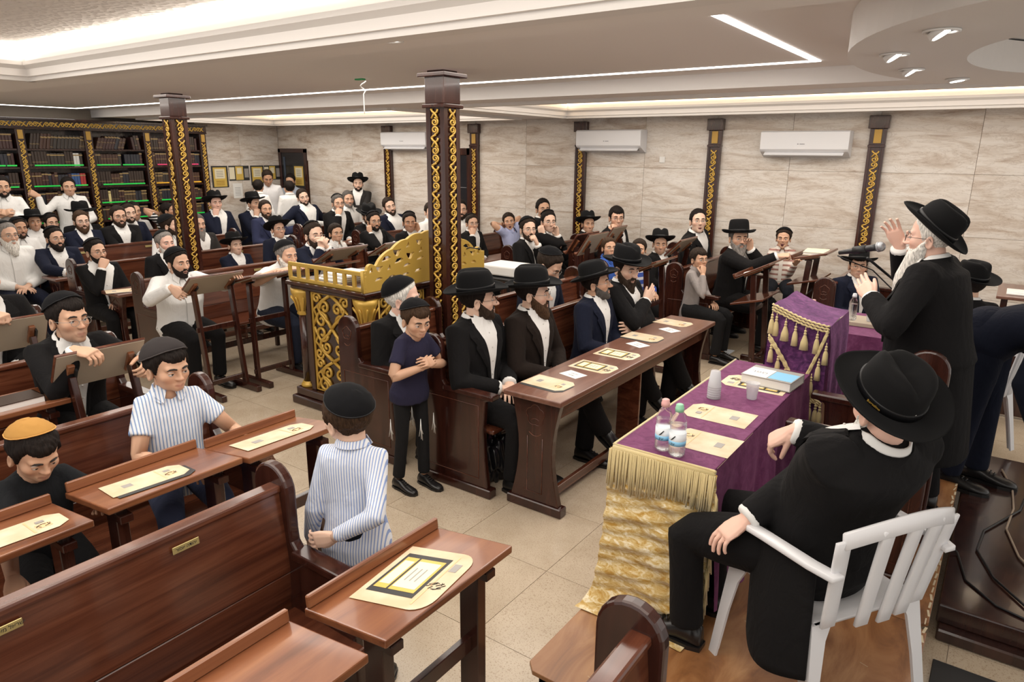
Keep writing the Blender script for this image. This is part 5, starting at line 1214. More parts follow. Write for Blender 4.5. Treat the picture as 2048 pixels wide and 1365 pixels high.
person('youth in a white shirt behind the men at the bookcase', (-11.150, 5.415, 1.225), lod=1, hair='black', look=SPK, top='shirt', tc=WHITE, skin=2)
person('child in a black and white striped top behind the pillar', (-10.900, 5.823, 1.230), lod=1, kid=True, hair='black', look=(-9, 8, 1.4), top='tee', tc=(0.012, 0.012, 0.012), stripes=('Z', 22, (0.7, 0.7, 0.7), 0.55), sleeve='short', arms=('lap', 'neck'), skin=3, hs=0.95)
person('man in a white shirt with his head turned away behind the pillar', (-9.150, 4.877, 1.182), lod=1, hair='dark', hat='kippah', look=(-6, 8.5, 1.2), top='shirt', tc=WHITE, lean=2, skin=1, beard=('dark', 0.006, 0.0))
person('grey-bearded man in a charcoal suit just beyond the pillar', (-9.050, 5.229, 1.175), lod=1, hair='salt', beard=('grey', 0.016, 0.08), look=SPK, lean=0, tc=CHAR, open_=1.35, arms=('lap', 'lap'), skin=0, fat=1.05)
person('young man in a black hat and navy suit holding his chin', (-10.700, 6.526, 1.320), lod=1, hat='fedora', hatk=-16, hair='black', look=SPK, lean=0, tc=NAVY, open_=1.35, arms=('lap', 'chin'), skin=4)
person('man in a black hat mostly hidden behind the man in blue', (-10.600, 7.166, 1.284), lod=1, hat='fedora', hatk=-14, hair='black', look=(-5, 8, 1.2), tc=NAVY, arms=('lap', 'chin'), skin=0)
person('bearded man in a blue suit with his arm along the bench', (-9.950, 6.939, 1.230), lod=1, hair='dark', beard=('dark', 0.01, 0.012), look=SPK, lean=2, tc=(0.03, 0.035, 0.075), arms=('out', 'lap'), skin=2, fat=1.04)
person('man in a white tee standing in front of the wall notices', (-11.450, 8.085, 1.664), lod=1, pose='stand', yaw=-40, hair='dark', look=(-10.5, 7.6, 1.3), top='tee', tc=(0.72, 0.72, 0.74), sleeve='short', arms=('side', 'side'), skin=3, legs=NAVY, fat=1.05)
person('boy in a white shirt talking with his back to the room', (-11.000, 7.567, 1.532), lod=1, pose='stand', yaw=140, hair='black', look=(-11.6, 8.3, 1.6), top='shirt', tc=WHITE, arms=('side', 'side'), skin=0, kid=True)
person('youth in a white shirt with his back turned near the corner door', (-10.750, 8.024, 1.508), lod=1, pose='stand', yaw=150, hair='black', look=(-11.8, 8.2, 1.6), top='shirt', tc=WHITE, arms=('side', 'side'), skin=0, kid=True, fat=1.1)
person('man in a checked shirt standing in the dark doorway', (-11.619, 8.720, 1.588), lod=1, pose='stand', yaw=-60, hair='black', look=(-10.9, 7.8, 1.4), top='shirt', tc=(0.35, 0.4, 0.48), arms=('side', 'side'), skin=2)
person('young man in a navy jacket stretching both arms along the bench back', (-10.150, 7.853, 1.373), lod=1, hair='dark', look=SPK, lean=-6, side=0, hroll=10, tc=NAVY, open_=1.9, arms=('out', 'out'), skin=1, beard=('dark', 0.003, 0))
person('man in glasses and a black suit pressing his hand to his mouth', (-9.150, 7.775, 1.321), lod=1, hat='kippah', hatk=0.75, hair='salt', glasses=1, beard=('grey', 0.005, 0.004), look=SPK, lean=12, arms=('lap', 'mouth'), skin=0)
person('grey man in a white shirt beside the man in glasses by the wall', (-9.550, 8.344, 1.342), lod=1, hair='salt', beard=('grey', 0.004, 0.0), look=SPK, top='shirt', tc=WHITE, lean=6, skin=0, arms=('lap', 'out'))
person('young man in a charcoal suit and tipped black hat leaning on the marble wall', (-9.691, 8.720, 1.600), lod=1, pose='stand', yaw=-50, hat='fedora', hatk=-20, hair='black', beard=('black', 0.004, 0.0), look=(-2, 2, 1.5), lean=-3, tc=CHAR, arms=('cross', 'cross'), skin=1)
person('man with a flat-brimmed black hat bent behind a carved bench end', (-8.000, 7.386, 1.201), lod=1, hat='fedora', hatk=2, hair='black', look=(-5.5, 6.2, 0.8), lean=12, skin=0, beard=('dark', 0.004, 0), arms=('desk', 'desk'))
person('young man in glasses propping his cheek, behind the gold crest', (-7.450, 6.970, 1.190), lod=1, hat='kippah', hatk=0.8, hair='black', glasses=1, beard=('black', 0.006, 0.004), look=SPK, lean=8, arms=('lap', 'cheek'), skin=2)
person('bearded young man with a tilted head and open navy jacket by the wall', (-8.332, 8.150, 1.292), lod=1, hair='dark', beard=('dark', 0.008, 0.004), look=SPK, hroll=14, lean=-4, tc=NAVY, open_=2.0, arms=('lap', 'lap'), skin=1, fat=1.08)
person('dark-skinned young man with his hand at his temple, behind the gold crest', (-6.850, 7.074, 1.206), lod=1, hair='black', look=(-1, 2.5, 1.4), lean=5, arms=('temple', 'lap'), skin=3, hat='kippah', hatk=0.7)
person('man in a white shirt almost hidden by the pillar', (-7.467, 8.200, 1.248), lod=1, hair='dark', look=SPK, top='shirt', tc=WHITE, skin=1, lean=0, fat=1.1)
person('black-bearded man in a white shirt just past the pillar', (-6.821, 8.150, 1.323), lod=1, hair='black', beard=('black', 0.012, 0.006), look=(-1, 3, 1.4), top='shirt', tc=WHITE, lean=-4, skin=0, fat=1.12, arms=('lap', 'lap'))
person('youth in glasses and a black suit with his fist at his lips', (-6.032, 7.450, 1.216), lod=1, hair='dark', glasses=1, look=SPK, lean=6, arms=('lap', 'mouth'), skin=0, hat='kippah', hatk=0.6, kid=False, hs=0.98, s=0.95)
person('yawning boy in a light blue shirt with hands behind his head', (-5.804, 8.000, 1.218), lod=1, kid=True, hair='dark', look=(-2, 3.5, 1.5), lean=-10, mouth=1.2, top='shirt', tc=(0.42, 0.46, 0.68), sleeve='short', arms=('neck', 'neck'), skin=2, hroll=8, hs=0.96)
person('youth in glasses standing open-mouthed against the marble wall', (-5.429, 8.300, 1.388), lod=1, hair='black', glasses=1, look=(-0.3, 4.2, 2.0), lean=4, side=4, mouth=0.5, skin=2, arms=('lap', 'lap'))
person('bearded man in glasses with his knuckles at his mouth, past the projector', (-4.920, 7.188, 1.233), lod=1, hat='kippah', hatk=0.95, hair='dark', beard=('dark', 0.008, 0.008), glasses=1, look=SPK, lean=3, arms=('mouth', 'lap'), skin=1, open_=1.2, nose=1)
person('young man resting his face on both hands', (-5.043, 7.850, 1.270), lod=1, hair='black', glasses=1, look=SPK, lean=10, arms=('cheek', 'cheek'), skin=1, hat='kippah', hatk=0.7)
person('frowning boy in a curled black hat beside a pilaster', (-4.580, 8.100, 1.254), lod=1, hat='fedora', hatk=-18, hair='black', look=(-0.2, 4.0, 1.4), lean=8, arms=('desk', 'desk'), skin=2, hs=1.0, s=0.96)
person('young man in round glasses with fingers at his lips by the wall', (-4.241, 8.250, 1.343), lod=1, hair='black', glasses=2, look=(-0.4, 4.0, 1.5), lean=8, arms=('lap', 'mouth'), skin=0, fringe=True)
person('boy in a wide black hat between two reading stands', (-3.258, 7.450, 1.161), lod=1, hat='fedora', hatk=-20, hair='black', look=(-0.8, 3.2, 1.1), lean=4, arms=('lap', 'lap'), skin=2, hs=1.0, s=0.95, yaw=-10)
person('young man in a black jacket leaning sideways and looking up', (-3.150, 8.300, 1.362), lod=1, hair='black', glasses=1, look=(-0.3, 4.3, 2.2), lean=10, side=-8, mouth=0.4, skin=1, arms=('lap', 'lap'), open_=1.2)
person('grey-bearded man in a tall black hat resting an arm on a stand', (-2.491, 7.850, 1.246), lod=0, hat='bowler', hatk=-4, hair='salt', beard=('grey', 0.018, 0.1), glasses=1, look=(-0.2, 5.0, 1.5), lean=6, arms=('temple', {'k': 'W', 't': (-1.98, 7.6, 1.12), 'pose': 'fist', 'dir': (0.9, 0.1, 0.1), 'back': (0, -0.3, 1), 'hint': (0, -0.7, -0.7)}), skin=0, fat=1.08)
person('boy in a black hat looking back beneath the microphone', (-1.186, 7.550, 1.101), lod=0, hat='fedora', hatk=-10, hair='black', glasses=1, look=(0.6, 1.5, 1.6), yaw=-40, lean=6, arms=('lap', 'lap'), tc=NAVY, skin=0, fat=1.12, hs=1.0, fringe=True, s=1.0)
person('young man in a white shirt standing with an arm out against the bookcase', (-11.550, 4.699, 1.609), lod=1, pose='stand', yaw=-15, hair='black', look=(0, 2, 1.5), lean=0, top='shirt', tc=WHITE, legs=BLACK, arms=('lap', {'k': 'W', 't': (-11.6, 4.3, 1.5), 'pose': 'fist', 'dir': (0.2, -1, 0.2), 'back': (1, 0, 0.3), 'hint': (0.2, -0.3, -1)}), skin=2)
person('man in a white shirt standing with joined hands at the picture edge', (-11.300, 3.766, 1.648), lod=1, pose='stand', yaw=-20, hair='black', look=(0, 2, 1.4), lean=2, top='shirt', tc=WHITE, legs=BLACK, arms=('pair', 'pair'), skin=2, beard=('black', 0.004, 0))
person('old man in a broad black hat, back turned, seated on a white plastic chair', (-0.240, 2.440, 1.356), lod=0, fz=0.2, seat=0.46, yaw=147, hat='fedora', hatk=-30, legdir=0.55, neck=0.5, hair='white', beard=('white', 0.016, 0.05), look=(-3, 6.5, 0.9), hyaw=-14, hpitch=0, lean=-22, arms=({'k': 'W', 't': (-0.62, 2.36, 0.87), 'pose': 'relax', 'back': (0, 0, 1)}, {'k': 'W', 't': (-0.58, 2.74, 1.1), 'pose': 'hang', 'dir': (-0.55, 0.1, -0.75), 'back': (-0.5, -0.35, 0.55), 'hint': (0.3, 0.5, -0.4)}), skin=4, fat=1.12, s=1.1, hs=1.06)
person('white-bearded speaker in a broad black hat and long black coat at the microphone', (-0.339, 4.250, 1.743), lod=0, fz=0.2, pose='stand', yaw=172, hat='fedora', hatk=-38, hair='white', beard=('white', 0.02, 0.15), glasses=2, look=(-6, 4.6, 1.35), hyaw=2, hpitch=2, lean=10, arms=({'k': 'W', 't': (-0.56, 4.1, 1.42), 'pose': 'flat', 'dir': (-0.4, 0.5, 0.4), 'back': (-0.5, -0.6, 0.4), 'hint': (0.1, -0.8, -0.8)}, {'k': 'W', 't': (-0.5, 4.48, 1.66), 'pose': 'open', 'dir': (-0.45, -0.1, 0.8), 'back': (0.2, 0.9, 0.2), 'hint': (0.2, 0.6, -0.8)}), skin=4, fat=1.2, belly=0.04, brow='grey', coat=True)
person('man in a black hat sitting behind the speaker', (-0.193, 6.100, 1.235), lod=1, fz=0.2, yaw=110, hat='fedora', hatk=-10, hair='black', look=(-4, 9, 1.2), lean=4, arms=('lap', 'lap'), skin=0, seat=0.5)
person('man in a navy suit bending over beside the stage', (0.450, 4.880, 1.301), lod=1, fz=0.155, pose='stand', yaw=-8, hair='black', look=(3, 4.7, 0.3), lean=52, tc=(0.01, 0.012, 0.022), legs=(0.01, 0.012, 0.022), arms=('side', 'side'), skin=0, fat=1.12, s=1.08)
# ================================================================ cloth-covered tables on the stage
tb = thing('speakers_table', 'plain table hidden under the purple cloth', 'table', (-1.02, 3.3, PZ))
MB().box(-1.22, -.83, 2.54, 4.06, .915, .94).build('tabletop', 'wood_y', tb)
for x in (-1.2, -.87):
    for y in (2.58, 4.0): MB().box(x, x+.04, y, y+.04, PZ, .915).build('leg', 'wood_z', tb)
tcl = thing('tablecloth', 'purple velvet tablecloth with a gold velvet end panel and rope fringe', 'tablecloth', (-1.02, 3.3, .95))
x0, x1, y0, y1, zt = -1.245, -.805, 2.50, 4.09, .952
m = MB().box(x0, x1, y0, y1, zt-.008, zt); m.build('top_cloth', 'velvet_table', tcl, .006, seg=2)
def sheet(fn, nu, nv, th=.004):
    V = [fn(i/nu, j/nv) for j in range(nv+1) for i in range(nu+1)]; V = np.array(V)
    F = [(j*(nu+1)+i, j*(nu+1)+i+1, (j+1)*(nu+1)+i+1, (j+1)*(nu+1)+i) for j in range(nv) for i in range(nu)]
    return MB().add(V, F, 0, True)
def side(u, v):
    y = y0+(y1-y0)*u; amp = .02*v
    return (x1+.002+.035*v+amp*math.sin(u*26+2*v)+amp*.5*math.sin(u*61), y, zt-.004-(.62+.05*math.sin(u*9))*v)
sheet(side, 90, 16).build('side_drape', 'velvet_table', tcl)
def sideb(u, v): y = y0+(y1-y0)*u; return (x0-.002-.02*v+.015*v*math.sin(u*30), y, zt-.004-.5*v)
sheet(sideb, 60, 8).build('side_drape', 'velvet_table', tcl)
def endp(u, v):
    x = x0-.01-.045*v*v-.02*max(0, v-.85)/.15+(x1-x0+.03+.03*v*v)*u
    r = .011*math.sin(34*v+3.2*math.sin(2.2*u+1)+1.4*math.sin(5*u))*min(1, v*5)*(.5+u*(1-u)*2)+.006*math.sin(71*v+9*u)
    return (x, y0-.012-.05*v**1.5-(.10*((v-.86)/.14)**2 if v > .86 else 0)+r, max(PZ+.006, zt-.01-.765*v))
sheet(endp, 44, 110).build('gold_panel', 'velvet_gold', tcl)
m = MB(); pts = [(x0, y1, zt), (x0, y0, zt), (x1, y0, zt), (x1+.012, y0-.012, zt+.004)]
m.tube(pts, .006, 6); m.tube([(x0, y0-.006, zt-.012), (x1+.01, y0-.006, zt-.012)], .012, 6); m.build('gold_piping', 'fringe', tcl)
m = MB(); rf = random.Random(2)
for row in range(2):
    for i in range(64):
        x = x0-.006+(x1-x0+.02)*i/63+rf.uniform(-.002, .002); ln = .175+rf.uniform(-.015, .012)+.02*math.sin(i*.11); yy = y0-.016-.008*row; sw = rf.uniform(-.008, .008)
        m.tube([(x, yy, zt-.012), (x+sw*.3, yy-.006, zt-ln*.5), (x+sw, yy-.010-.004*math.sin(i), zt-ln)], .0032, 5)
for i in range(90):                                        # fringe running down the outer edge of the gold panel
    v = .1+.86*i/90; p = endp(1.0, v); m.tube([p, (p[0]+.012, p[1]-.008, p[2]-.02), (p[0]+.014+rf.uniform(-.008, .008), p[1]-.012, p[2]-.10)], .003, 5)
m.build('rope_fringe', 'fringe', tcl)['kind'] = 'stuff'
# --- lectern
lc = thing('lectern', 'sloping lectern draped in purple velvet with gold braid and tassels', 'lectern', (-.9, 4.36, PZ))
lx0, lx1, ly0, ly1, lz0, lz1 = -1.06, -.74, 4.10, 4.62, 1.32, 1.235
MB().prism([(lx0+.03, PZ), (lx1-.03, PZ), (lx1-.03, lz1-.05), (lx0+.03, lz0-.05)], 'y', ly0+.04, ly1-.04).build('wooden_core', 'wood_z', lc)
def ltop(u, v):
    x = lx0+(lx1-lx0)*u; return (x, ly0+(ly1-ly0)*v, lz0+(lz1-lz0)*u-.018*math.sin(PI*u)+.004*math.sin(9*v+4*u))
sheet(ltop, 20, 20).build('top_cover', 'velvet_purple', lc)
def lfront(u, v):
    x = lx0+(lx1-lx0)*u; zt_ = ltop(u, 0)[2]; return (x+(u-.5)*.06*v, ly0-.01*min(1, v*6)-.04*v+.012*v*math.sin(u*16+3*v)+.006*math.sin(20*v+6*u), zt_-.98*v)
sheet(lfront, 30, 40).build('front_drape', 'velvet_purple', lc)
def lright(u, v): return (lx1+.012*min(1, v*8)+.03*v+.014*v*math.sin(u*17), ly0+(ly1-ly0)*u, lz1-.004-.9*v)
sheet(lright, 24, 24).build('side_drape', 'velvet_purple', lc)
def lleft(u, v): return (lx0-.012*min(1, v*8)-.03*v+.014*v*math.sin(u*17), ly0+(ly1-ly0)*u, lz0-.004-.9*v)
sheet(lleft, 24, 24).build('side_drape', 'velvet_purple', lc)
def braid(P, w=.018, up=(0,0,1)):
    m = MB(); n = len(P)
    for k in range(3):
        m.tube([(p[0], p[1]-.006-.003*math.sin(i*1.9+k*2.1), p[2]-w*(k-1)+.003*math.cos(i*1.9+k*2.1)) for i, p in enumerate(P)], .0062, 6)
    return m
fr = lambda u, v, o=.012: (lfront(u, v)[0], lfront(u, v)[1]-o, lfront(u, v)[2])
top_b = [fr(i/40, .012) for i in range(41)]; braid(top_b, .016).build('gold_braid', 'fringe', lc)
sw1 = [fr(.02+.60*t, .19+.24*t**1.3) for t in np.linspace(0, 1, 30)]; braid(sw1, .012).build('gold_braid', 'fringe', lc)
sw2 = [fr(.98-.36*t, .03+.40*t) for t in np.linspace(0, 1, 30)]; braid(sw2, .013).build('gold_braid', 'fringe', lc)
sw3 = [fr(.62+.38*t, .43+.03*t) for t in np.linspace(0, 1, 16)]; braid(sw3, .012).build('gold_braid', 'fringe', lc)
def tassel(p, L_=.085, w=.020):
    m = MB(); x, y, z = p
    m.tube([(x, y, z+.02), (x, y, z)], .0025, 5); m.ball((x, y, z-.004), .008, 8); m.ball((x, y, z-.019), .009, 8)
    n = 14; a = np.arange(n)*2*PI/n
    m.loft([np.stack([x+r*(1+.13*np.cos(7*a))*np.cos(a), y+r*.7*(1+.13*np.cos(7*a))*np.sin(a), np.full(n, z-zz)], 1) for r, zz in ((.006, .026), (.009, .034), (.012, .045), (w*.85, .07), (w, .03+L_))])
    m.build('tassel', 'fringe', lc)
for u in (.02, .10, .27, .45, .62, .82): tassel(fr(u, .055, .02), .085, .022 if u in (.27, .62) else .017)
for t in (.12, .35, .58, .8): p = fr(.02+.60*t, .21+.24*t**1.3, .022); tassel(p, .075, .016)
for t in (.1, .35, .6, .85): p = fr(.99-.36*t+.03, .07+.40*t, .022); tassel(p, .08, .016)
for u in (.64, .72, .82, .92, .99): tassel(fr(u, .47, .022), .085, .016)
tassel(fr(.66, .56, .022), .09, .018)
# --- second small cloth table behind the lectern
t2 = thing('side_table', 'small table under a plum cloth behind the lectern', 'table', (-.75, 5.55, PZ))
MB().box(-1.05, -.42, 5.2, 5.95, .92, .95).build('tabletop', 'wood_y', t2)
for x in (-1.0, -.5):
    for y in (5.25, 5.85): MB().box(x, x+.04, y, y+.04, PZ, .92).build('leg', 'wood_z', t2)
def c2(u, v): a = u; return (-1.06+(.66)*u, 5.185-.02*v+.02*v*math.sin(u*14), .955-.42*v-.12*v*u)
def c3(u, v): return (-.40+.03*v+.02*v*math.sin(u*16), 5.185+.78*u, .955-.55*v)
k = thing('plum_cloth', 'plum cloth draped over the small table behind the lectern', 'tablecloth', (-.75, 5.55, .955))
MB().box(-1.06, -.40, 5.185, 5.965, .951, .956).build('top_cloth', 'velvet_table', k); sheet(c2, 30, 12).build('drape', 'velvet_table', k); sheet(c3, 30, 12).build('drape', 'velvet_table', k)
solo(MB().box(-1.0, -.62, 5.45, 5.72, .957, .987).box(-.995, -.625, 5.455, 5.715, .962, .982), 'book', 'under_board', 'grey closed book under the bottle behind the lectern', 'book', (-.8, 5.58, .957), None, .003)

# ================================================================ bottles, cups, papers, books
def bottle(x, y, z, h, capm, label, lab=True, turn=0):
    t = thing('water_bottle', label, 'bottle', (x, y, z), 'plastic water bottles'); r = h*.155
    MB().lathe([(r*.8, 0), (r, .01), (r, h*.18), (r*.96, h*.2), (r, h*.22), (r, h*.46), (r*.92, h*.5), (r*1.0, h*.56), (r*.98, h*.66), (r*.75, h*.76), (r*.42, h*.84), (r*.40, h*.9)], (x, y, z), 18).build('body', 'clear', t)
    MB().lathe([(r*.9, .008), (r*.93, h*.6), (r*.93, h*.605)], (x, y, z), 14).build('water', 'clear', t)
    MB().lathe([(r*.52, h*.855), (r*.52, h*.93), (r*.45, h*.94), (r*.45, h*.985), (r*.3, h)], (x, y, z), 14).build('cap', capm, t)
    if lab:
        MB().lathe([(r*1.012, h*.22), (r*1.016, h*.22), (r*1.016, h*.46), (r*1.012, h*.46)], (x, y, z), 18).build('paper_label', 'label_white', t)
        MB().lathe([(r*1.02, h*.22), (r*1.024, h*.22), (r*1.024, h*.31), (r*1.02, h*.31)], (x, y, z), 18).build('label_band', 'label_blue', t)
        a = -1.75+turn
        def q(u, v): aa = a+u; return (x+r*1.03*math.cos(aa), y+r*1.03*math.sin(aa), z+h*v)
        MB().tube([q(-.25, .33), q(-.05, .355), q(.28, .42)], [.0015, .003, .002], 6).build('label_mark', 'ink', t)
        TX('עין', .016, t, q(0, .262), (math.cos(a), math.sin(a), 0), 'ink')
mat('label_white', (.80,.84,.88), .4); mat('label_blue', (.25,.55,.80), .4); mat('cap_pink', (.75,.40,.38), .4); mat('cap_green', (.30,.62,.42), .4); mat('cap_white', (.75,.76,.80), .4)
def TX(s, size, parent, loc, normal, mt, updir=(0,0,1), name='lettering'):
    cu = bpy.data.curves.new(name, 'FONT'); cu.body = s[::-1] if any('\u0590' < c < '\u05ff' for c in s) else s; cu.size = size; cu.align_x = 'CENTER'; cu.align_y = 'CENTER'; cu.extrude = .0002; cu.resolution_u = 2
    o = bpy.data.objects.new(name, cu); cu.materials.append(M(mt))
    n = Vector(normal).normalized(); u = Vector(updir); u = (u-n*u.dot(n)).normalized(); r = u.cross(n)
    _tmp.collection.objects.link(o); vl = _tmp.view_layers[0]; vl.update(); me = bpy.data.meshes.new_from_object(o.evaluated_get(vl.depsgraph)); bpy.data.objects.remove(o)
    o = bpy.data.objects.new(name, me); COL.objects.link(o)
    o.parent = parent; org = Vector(parent.get('_o', (0,0,0)))
    o.matrix_local = Matrix.Translation(Vector(loc)-org)@Matrix(((r.x,u.x,n.x,0),(r.y,u.y,n.y,0),(r.z,u.z,n.z,0),(0,0,0,1)))
    return o
bottle(-1.056, 2.578, .953, .225, 'cap_pink', 'water bottle with a pink cap at the end of the purple table', True, .3)
bottle(-.985, 2.556, .953, .225, 'cap_green', 'water bottle with a green cap in front of its pink-capped twin')
bottle(-.86, 5.52, .987, .20, 'cap_white', 'clear bottle with a white cap on the grey book behind the lectern', False)
bottle(-1.08, 5.25, .957, .20, 'cap_pink', 'bottle whose pink cap peeps over the lectern edge', False)
def cup(x, y, z, n, label):
    t = thing('plastic_cup', label, 'cup', (x, y, z), 'clear plastic cups')
    if n == 1:
        MB().lathe([(.024, .0), (.025, .002), (.034, .085), (.0355, .086), (.033, .083), (.023, .004)], (x, y, z), 20).build('cup', 'clear_cup', t); MB().lathe([(.0235, .004), (.029, .05), (.029, .0502)], (x, y, z), 16).build('water', 'clear', t)
    else:
        for i in range(n):
            h = .085; o = i*.012; MB().lathe([(.0355, o), (.034, o+.004), (.024, o+h), (.0, o+h+.001), (.0, o+h-.002), (.022, o+h-.002), (.032, o+.003)], (x, y, z), 20).build('cup', 'clear_cup', t)
cup(-1.109, 3.333, .953, 6, 'stack of upside-down clear cups on the purple table'); cup(-.947, 3.437, .953, 1, 'clear cup of water beside the stacked cups'); cup(-.74, 5.55, .987, 1, 'empty clear cup next to the white-capped bottle')

def leaflet(c, yaw, kind, label, cat='leaflet', tilt=0, l=.30, w=.20, sc=1.0, group='parchment leaflets on desks and table'):
    """sheet lying flat: local +x runs along its length"""
    t = thing('leaflet' if kind != 'card' else 'name_card', label, cat, c, group, world=False); t.rotation_euler = (Matrix.Rotation(-tilt, 4, 'Y')@Matrix.Rotation(yaw, 4, 'Z')).to_euler()
    l *= sc; w *= sc
    def rect(u0, u1, v0, v1, d, mt, nm): MB().box(u0*l, u1*l, v0*w, v1*w, .0008+d*.0006, .0012+d*.0006).build(nm, mt, t, origin=(0,0,0))
    if kind == 'card':
        MB().box(-.075, .075, -.055, .055, .0, .0008).build('sheet', 'paper_white', t, origin=(0,0,0))
        TX('מקום', .028, t, (0, .014, .0012), (0,0,1), 'ink_grey', (0,1,0)); TX('שמור', .028, t, (0, -.02, .0012), (0,0,1), 'ink_grey', (0,1,0)); return t
    def sheetp(ox, oy, mt, nm, z):
        if kind == 'round': P = [(-.5*l, -.5*w), (.28*l, -.5*w)]+[(.28*l+.22*l*math.sin(q), -.28*w-.22*w*math.cos(q)) for q in np.linspace(.2, PI/2, 6)]+[(.28*l+.22*l*math.cos(q), .28*w+.22*w*math.sin(q)) for q in np.linspace(0, PI/2, 7)]+[(-.5*l, .5*w)]
        else: P = [(-.5*l, -.5*w), (.38*l, -.5*w), (.5*l, -.30*w), (.5*l, .30*w), (.38*l, .5*w), (-.5*l, .5*w)]
        MB().prism([(a+ox, b+oy) for a, b in P], 'z', z, z+.0008).build(nm, mt, t, origin=(0,0,0))
    if kind == 'stack': sheetp(.012, -.03*1, 'print_black', 'under_sheet', -.0); sheetp(0, 0, 'parchment', 'sheet', .0006)
    else: sheetp(0, 0, 'parchment', 'sheet', 0)
    d = 1
    if kind in ('print', 'round'):
        rect(-.42, .22, -.34, .36, d, 'print_black', 'print_frame'); rect(-.38, .18, -.27, .29, d+1, 'print_gold', 'print_band'); rect(-.36, -.22, -.2, .22, d+2, 'print_cream', 'print_field'); rect(-.16, .15, -.22, .24, d+2, 'print_cream', 'print_field')
        rect(-.20, -.175, -.27, .29, d+2, 'print_black', 'print_rule')
        for q in range(3): rect(-.10+.07*q, -.085+.07*q, -.1, .12, d+3, 'print_grey', 'print_line')
        m = MB()
        for q in range(9): m.tube([(.34*l+.02*math.cos(q*2.4)*(q/9), -.1*w+.02*math.sin(q*2.4), .002), (.34*l+.03*math.cos(q*2.4+.8), -.1*w+.02*math.sin(q*2.4+1.1), .002)], .0012, 4)
        m.build('ornament', 'ink', t, origin=(0,0,0)); rect(.30, .40, .16, .30, d, 'print_grey', 'print_mark'); rect(.26, .285, -.42, .42, d, 'print_orange', 'print_stripe')
    else:
        rect(-.30, -.18, -.12, .12, d, 'print_grey', 'emblem_square'); rect(.22, .36, -.25, .0, d, 'print_orange', 'print_wash'); rect(.25, .33, .08, .22, d+1, 'print_grey', 'print_mark'); rect(.17, .19, -.42, .42, d, 'print_orange', 'print_stripe')
        m = MB()
        for q in range(7): m.tube([(.29*l+.016*math.cos(q*2.4), -.13*w+.014*math.sin(q*2.4), .0026), (.29*l+.024*math.cos(q*2.4+.9), -.13*w+.018*math.sin(q*2.4+1.1), .0026)], .0011, 4)
        m.build('ornament', 'ink', t, origin=(0,0,0))
    return t
leaflet((-2.20, 3.475, .7705), -.05, 'stack', 'stacked parchment leaflets at the near end of the front desk')
leaflet((-2.14, 3.945, .7705), -.03, 'print', 'parchment leaflet with a black and gold print, second along the front desk')
leaflet((-2.155, 4.315, .7705), -.02, 'print', 'parchment leaflet with a gold booklet print, third along the front desk')
leaflet((-2.22, 4.87, .7705), -.03, 'stack', 'parchment leaflets in front of the navy-suited man in a hat')
leaflet((-2.22, 5.47, .7705), -.10, 'parch', 'parchment leaflet at the far end of the front desk')
leaflet((-2.17, 3.715, .7705), -.25, 'card', 'white reserved-seat card nearest along the front desk', 'card', group='white cards on the front desk')
leaflet((-2.155, 4.64, .7705), -.35, 'card', 'white reserved-seat card in the middle of the front desk', 'card', group='white cards on the front desk')
leaflet((-2.145, 5.21, .7705), -.40, 'card', 'white reserved-seat card farthest along the front desk', 'card', group='white cards on the front desk')
leaflet((-.94, 2.755, .953), PI, 'parch', 'parchment leaflet next to the water bottles on the purple cloth', l=.28, w=.22)
leaflet((-1.00, 3.11, .953), PI, 'parch', 'parchment leaflet between bottles and cups on the purple cloth', l=.31, w=.21)
leaflet((-1.00, 3.68, .953), PI, 'print', 'parchment leaflet lying under the thick book on the purple cloth', l=.34, w=.22)
leaflet((-1.335, 1.365, .8795), .15, 'round', 'large parchment sheet with a gold framed print on the aisle desk', tilt=.144, l=.27, w=.33)
leaflet((-2.66, 1.20, .8808), 1.45, 'stack', 'parchment leaflet with a yellow booklet between the two boys', tilt=.0, l=.30, w=.18)
leaflet((-2.63, 1.78, .8808), 1.5, 'parch', 'parchment leaflet on the desk of the striped boy', tilt=0, l=.36, w=.17)
leaflet((-2.66, .72, .8608), 1.5, 'parch', 'parchment leaflet on the desk of the boy in the ochre cap', tilt=0, l=.34, w=.18)
leaflet((-7.32, 3.33, .7605), 1.2, 'stack', 'parchment papers on the desk end by the aisle')
leaflet((-8.7, 3.45, .7605), 1.2, 'parch', 'papers before the bearded man in navy')
for t in bpy.data.objects:                                # sheets on sloped boards follow the board
    if t.name.startswith('leaflet') and t.parent is None and t.location.z > .85 and t.location.z < .89 and t.location.x < -2:
        a = t.rotation_euler.z; t.rotation_euler = (Matrix.Rotation(-math.atan2(.05, .365), 4, 'Y')@Matrix.Rotation(a, 4, 'Z')).to_euler()
def thick_book(c, sz, yaw, cover, label):
    t = thing('book', label, 'book', c, None, yaw, world=False); a, b, h = sz
    MB().box(-a/2+.004, a/2-.004, -b/2+.004, b/2-.004, .004, h-.004).build('pages', 'paper_white', t, origin=(0,0,0)); MB().box(-a/2, a/2, -b/2, b/2, h-.004, h).box(-a/2, a/2, -b/2, b/2, 0, .004).box(-a/2, a/2, b/2-.004, b/2, 0, h).build('cover', cover, t, origin=(0,0,0)); return t
b = thick_book((-.935, 3.755, .957), (.27, .22, .05), -.08, 'print_grey', 'thick hardback with a pale blue cover panel on the purple table')
MB().box(-.13, .0, -.10, .06, .0502, .0508).build('cover_panel', 'paper_white', b, origin=(0,0,0)); MB().box(.005, .13, -.09, .05, .0502, .0508).build('cover_panel', 'label_blue', b, origin=(0,0,0)); TX('ספר', .05, b, (-.065, -.02, .051), (0,0,1), 'ink_grey', (0,1,0))
thick_book((-4.06, 1.20, .872), (.16, .30, .04), .02, 'book0', 'thick closed book on the slanted desk beside the teenager')
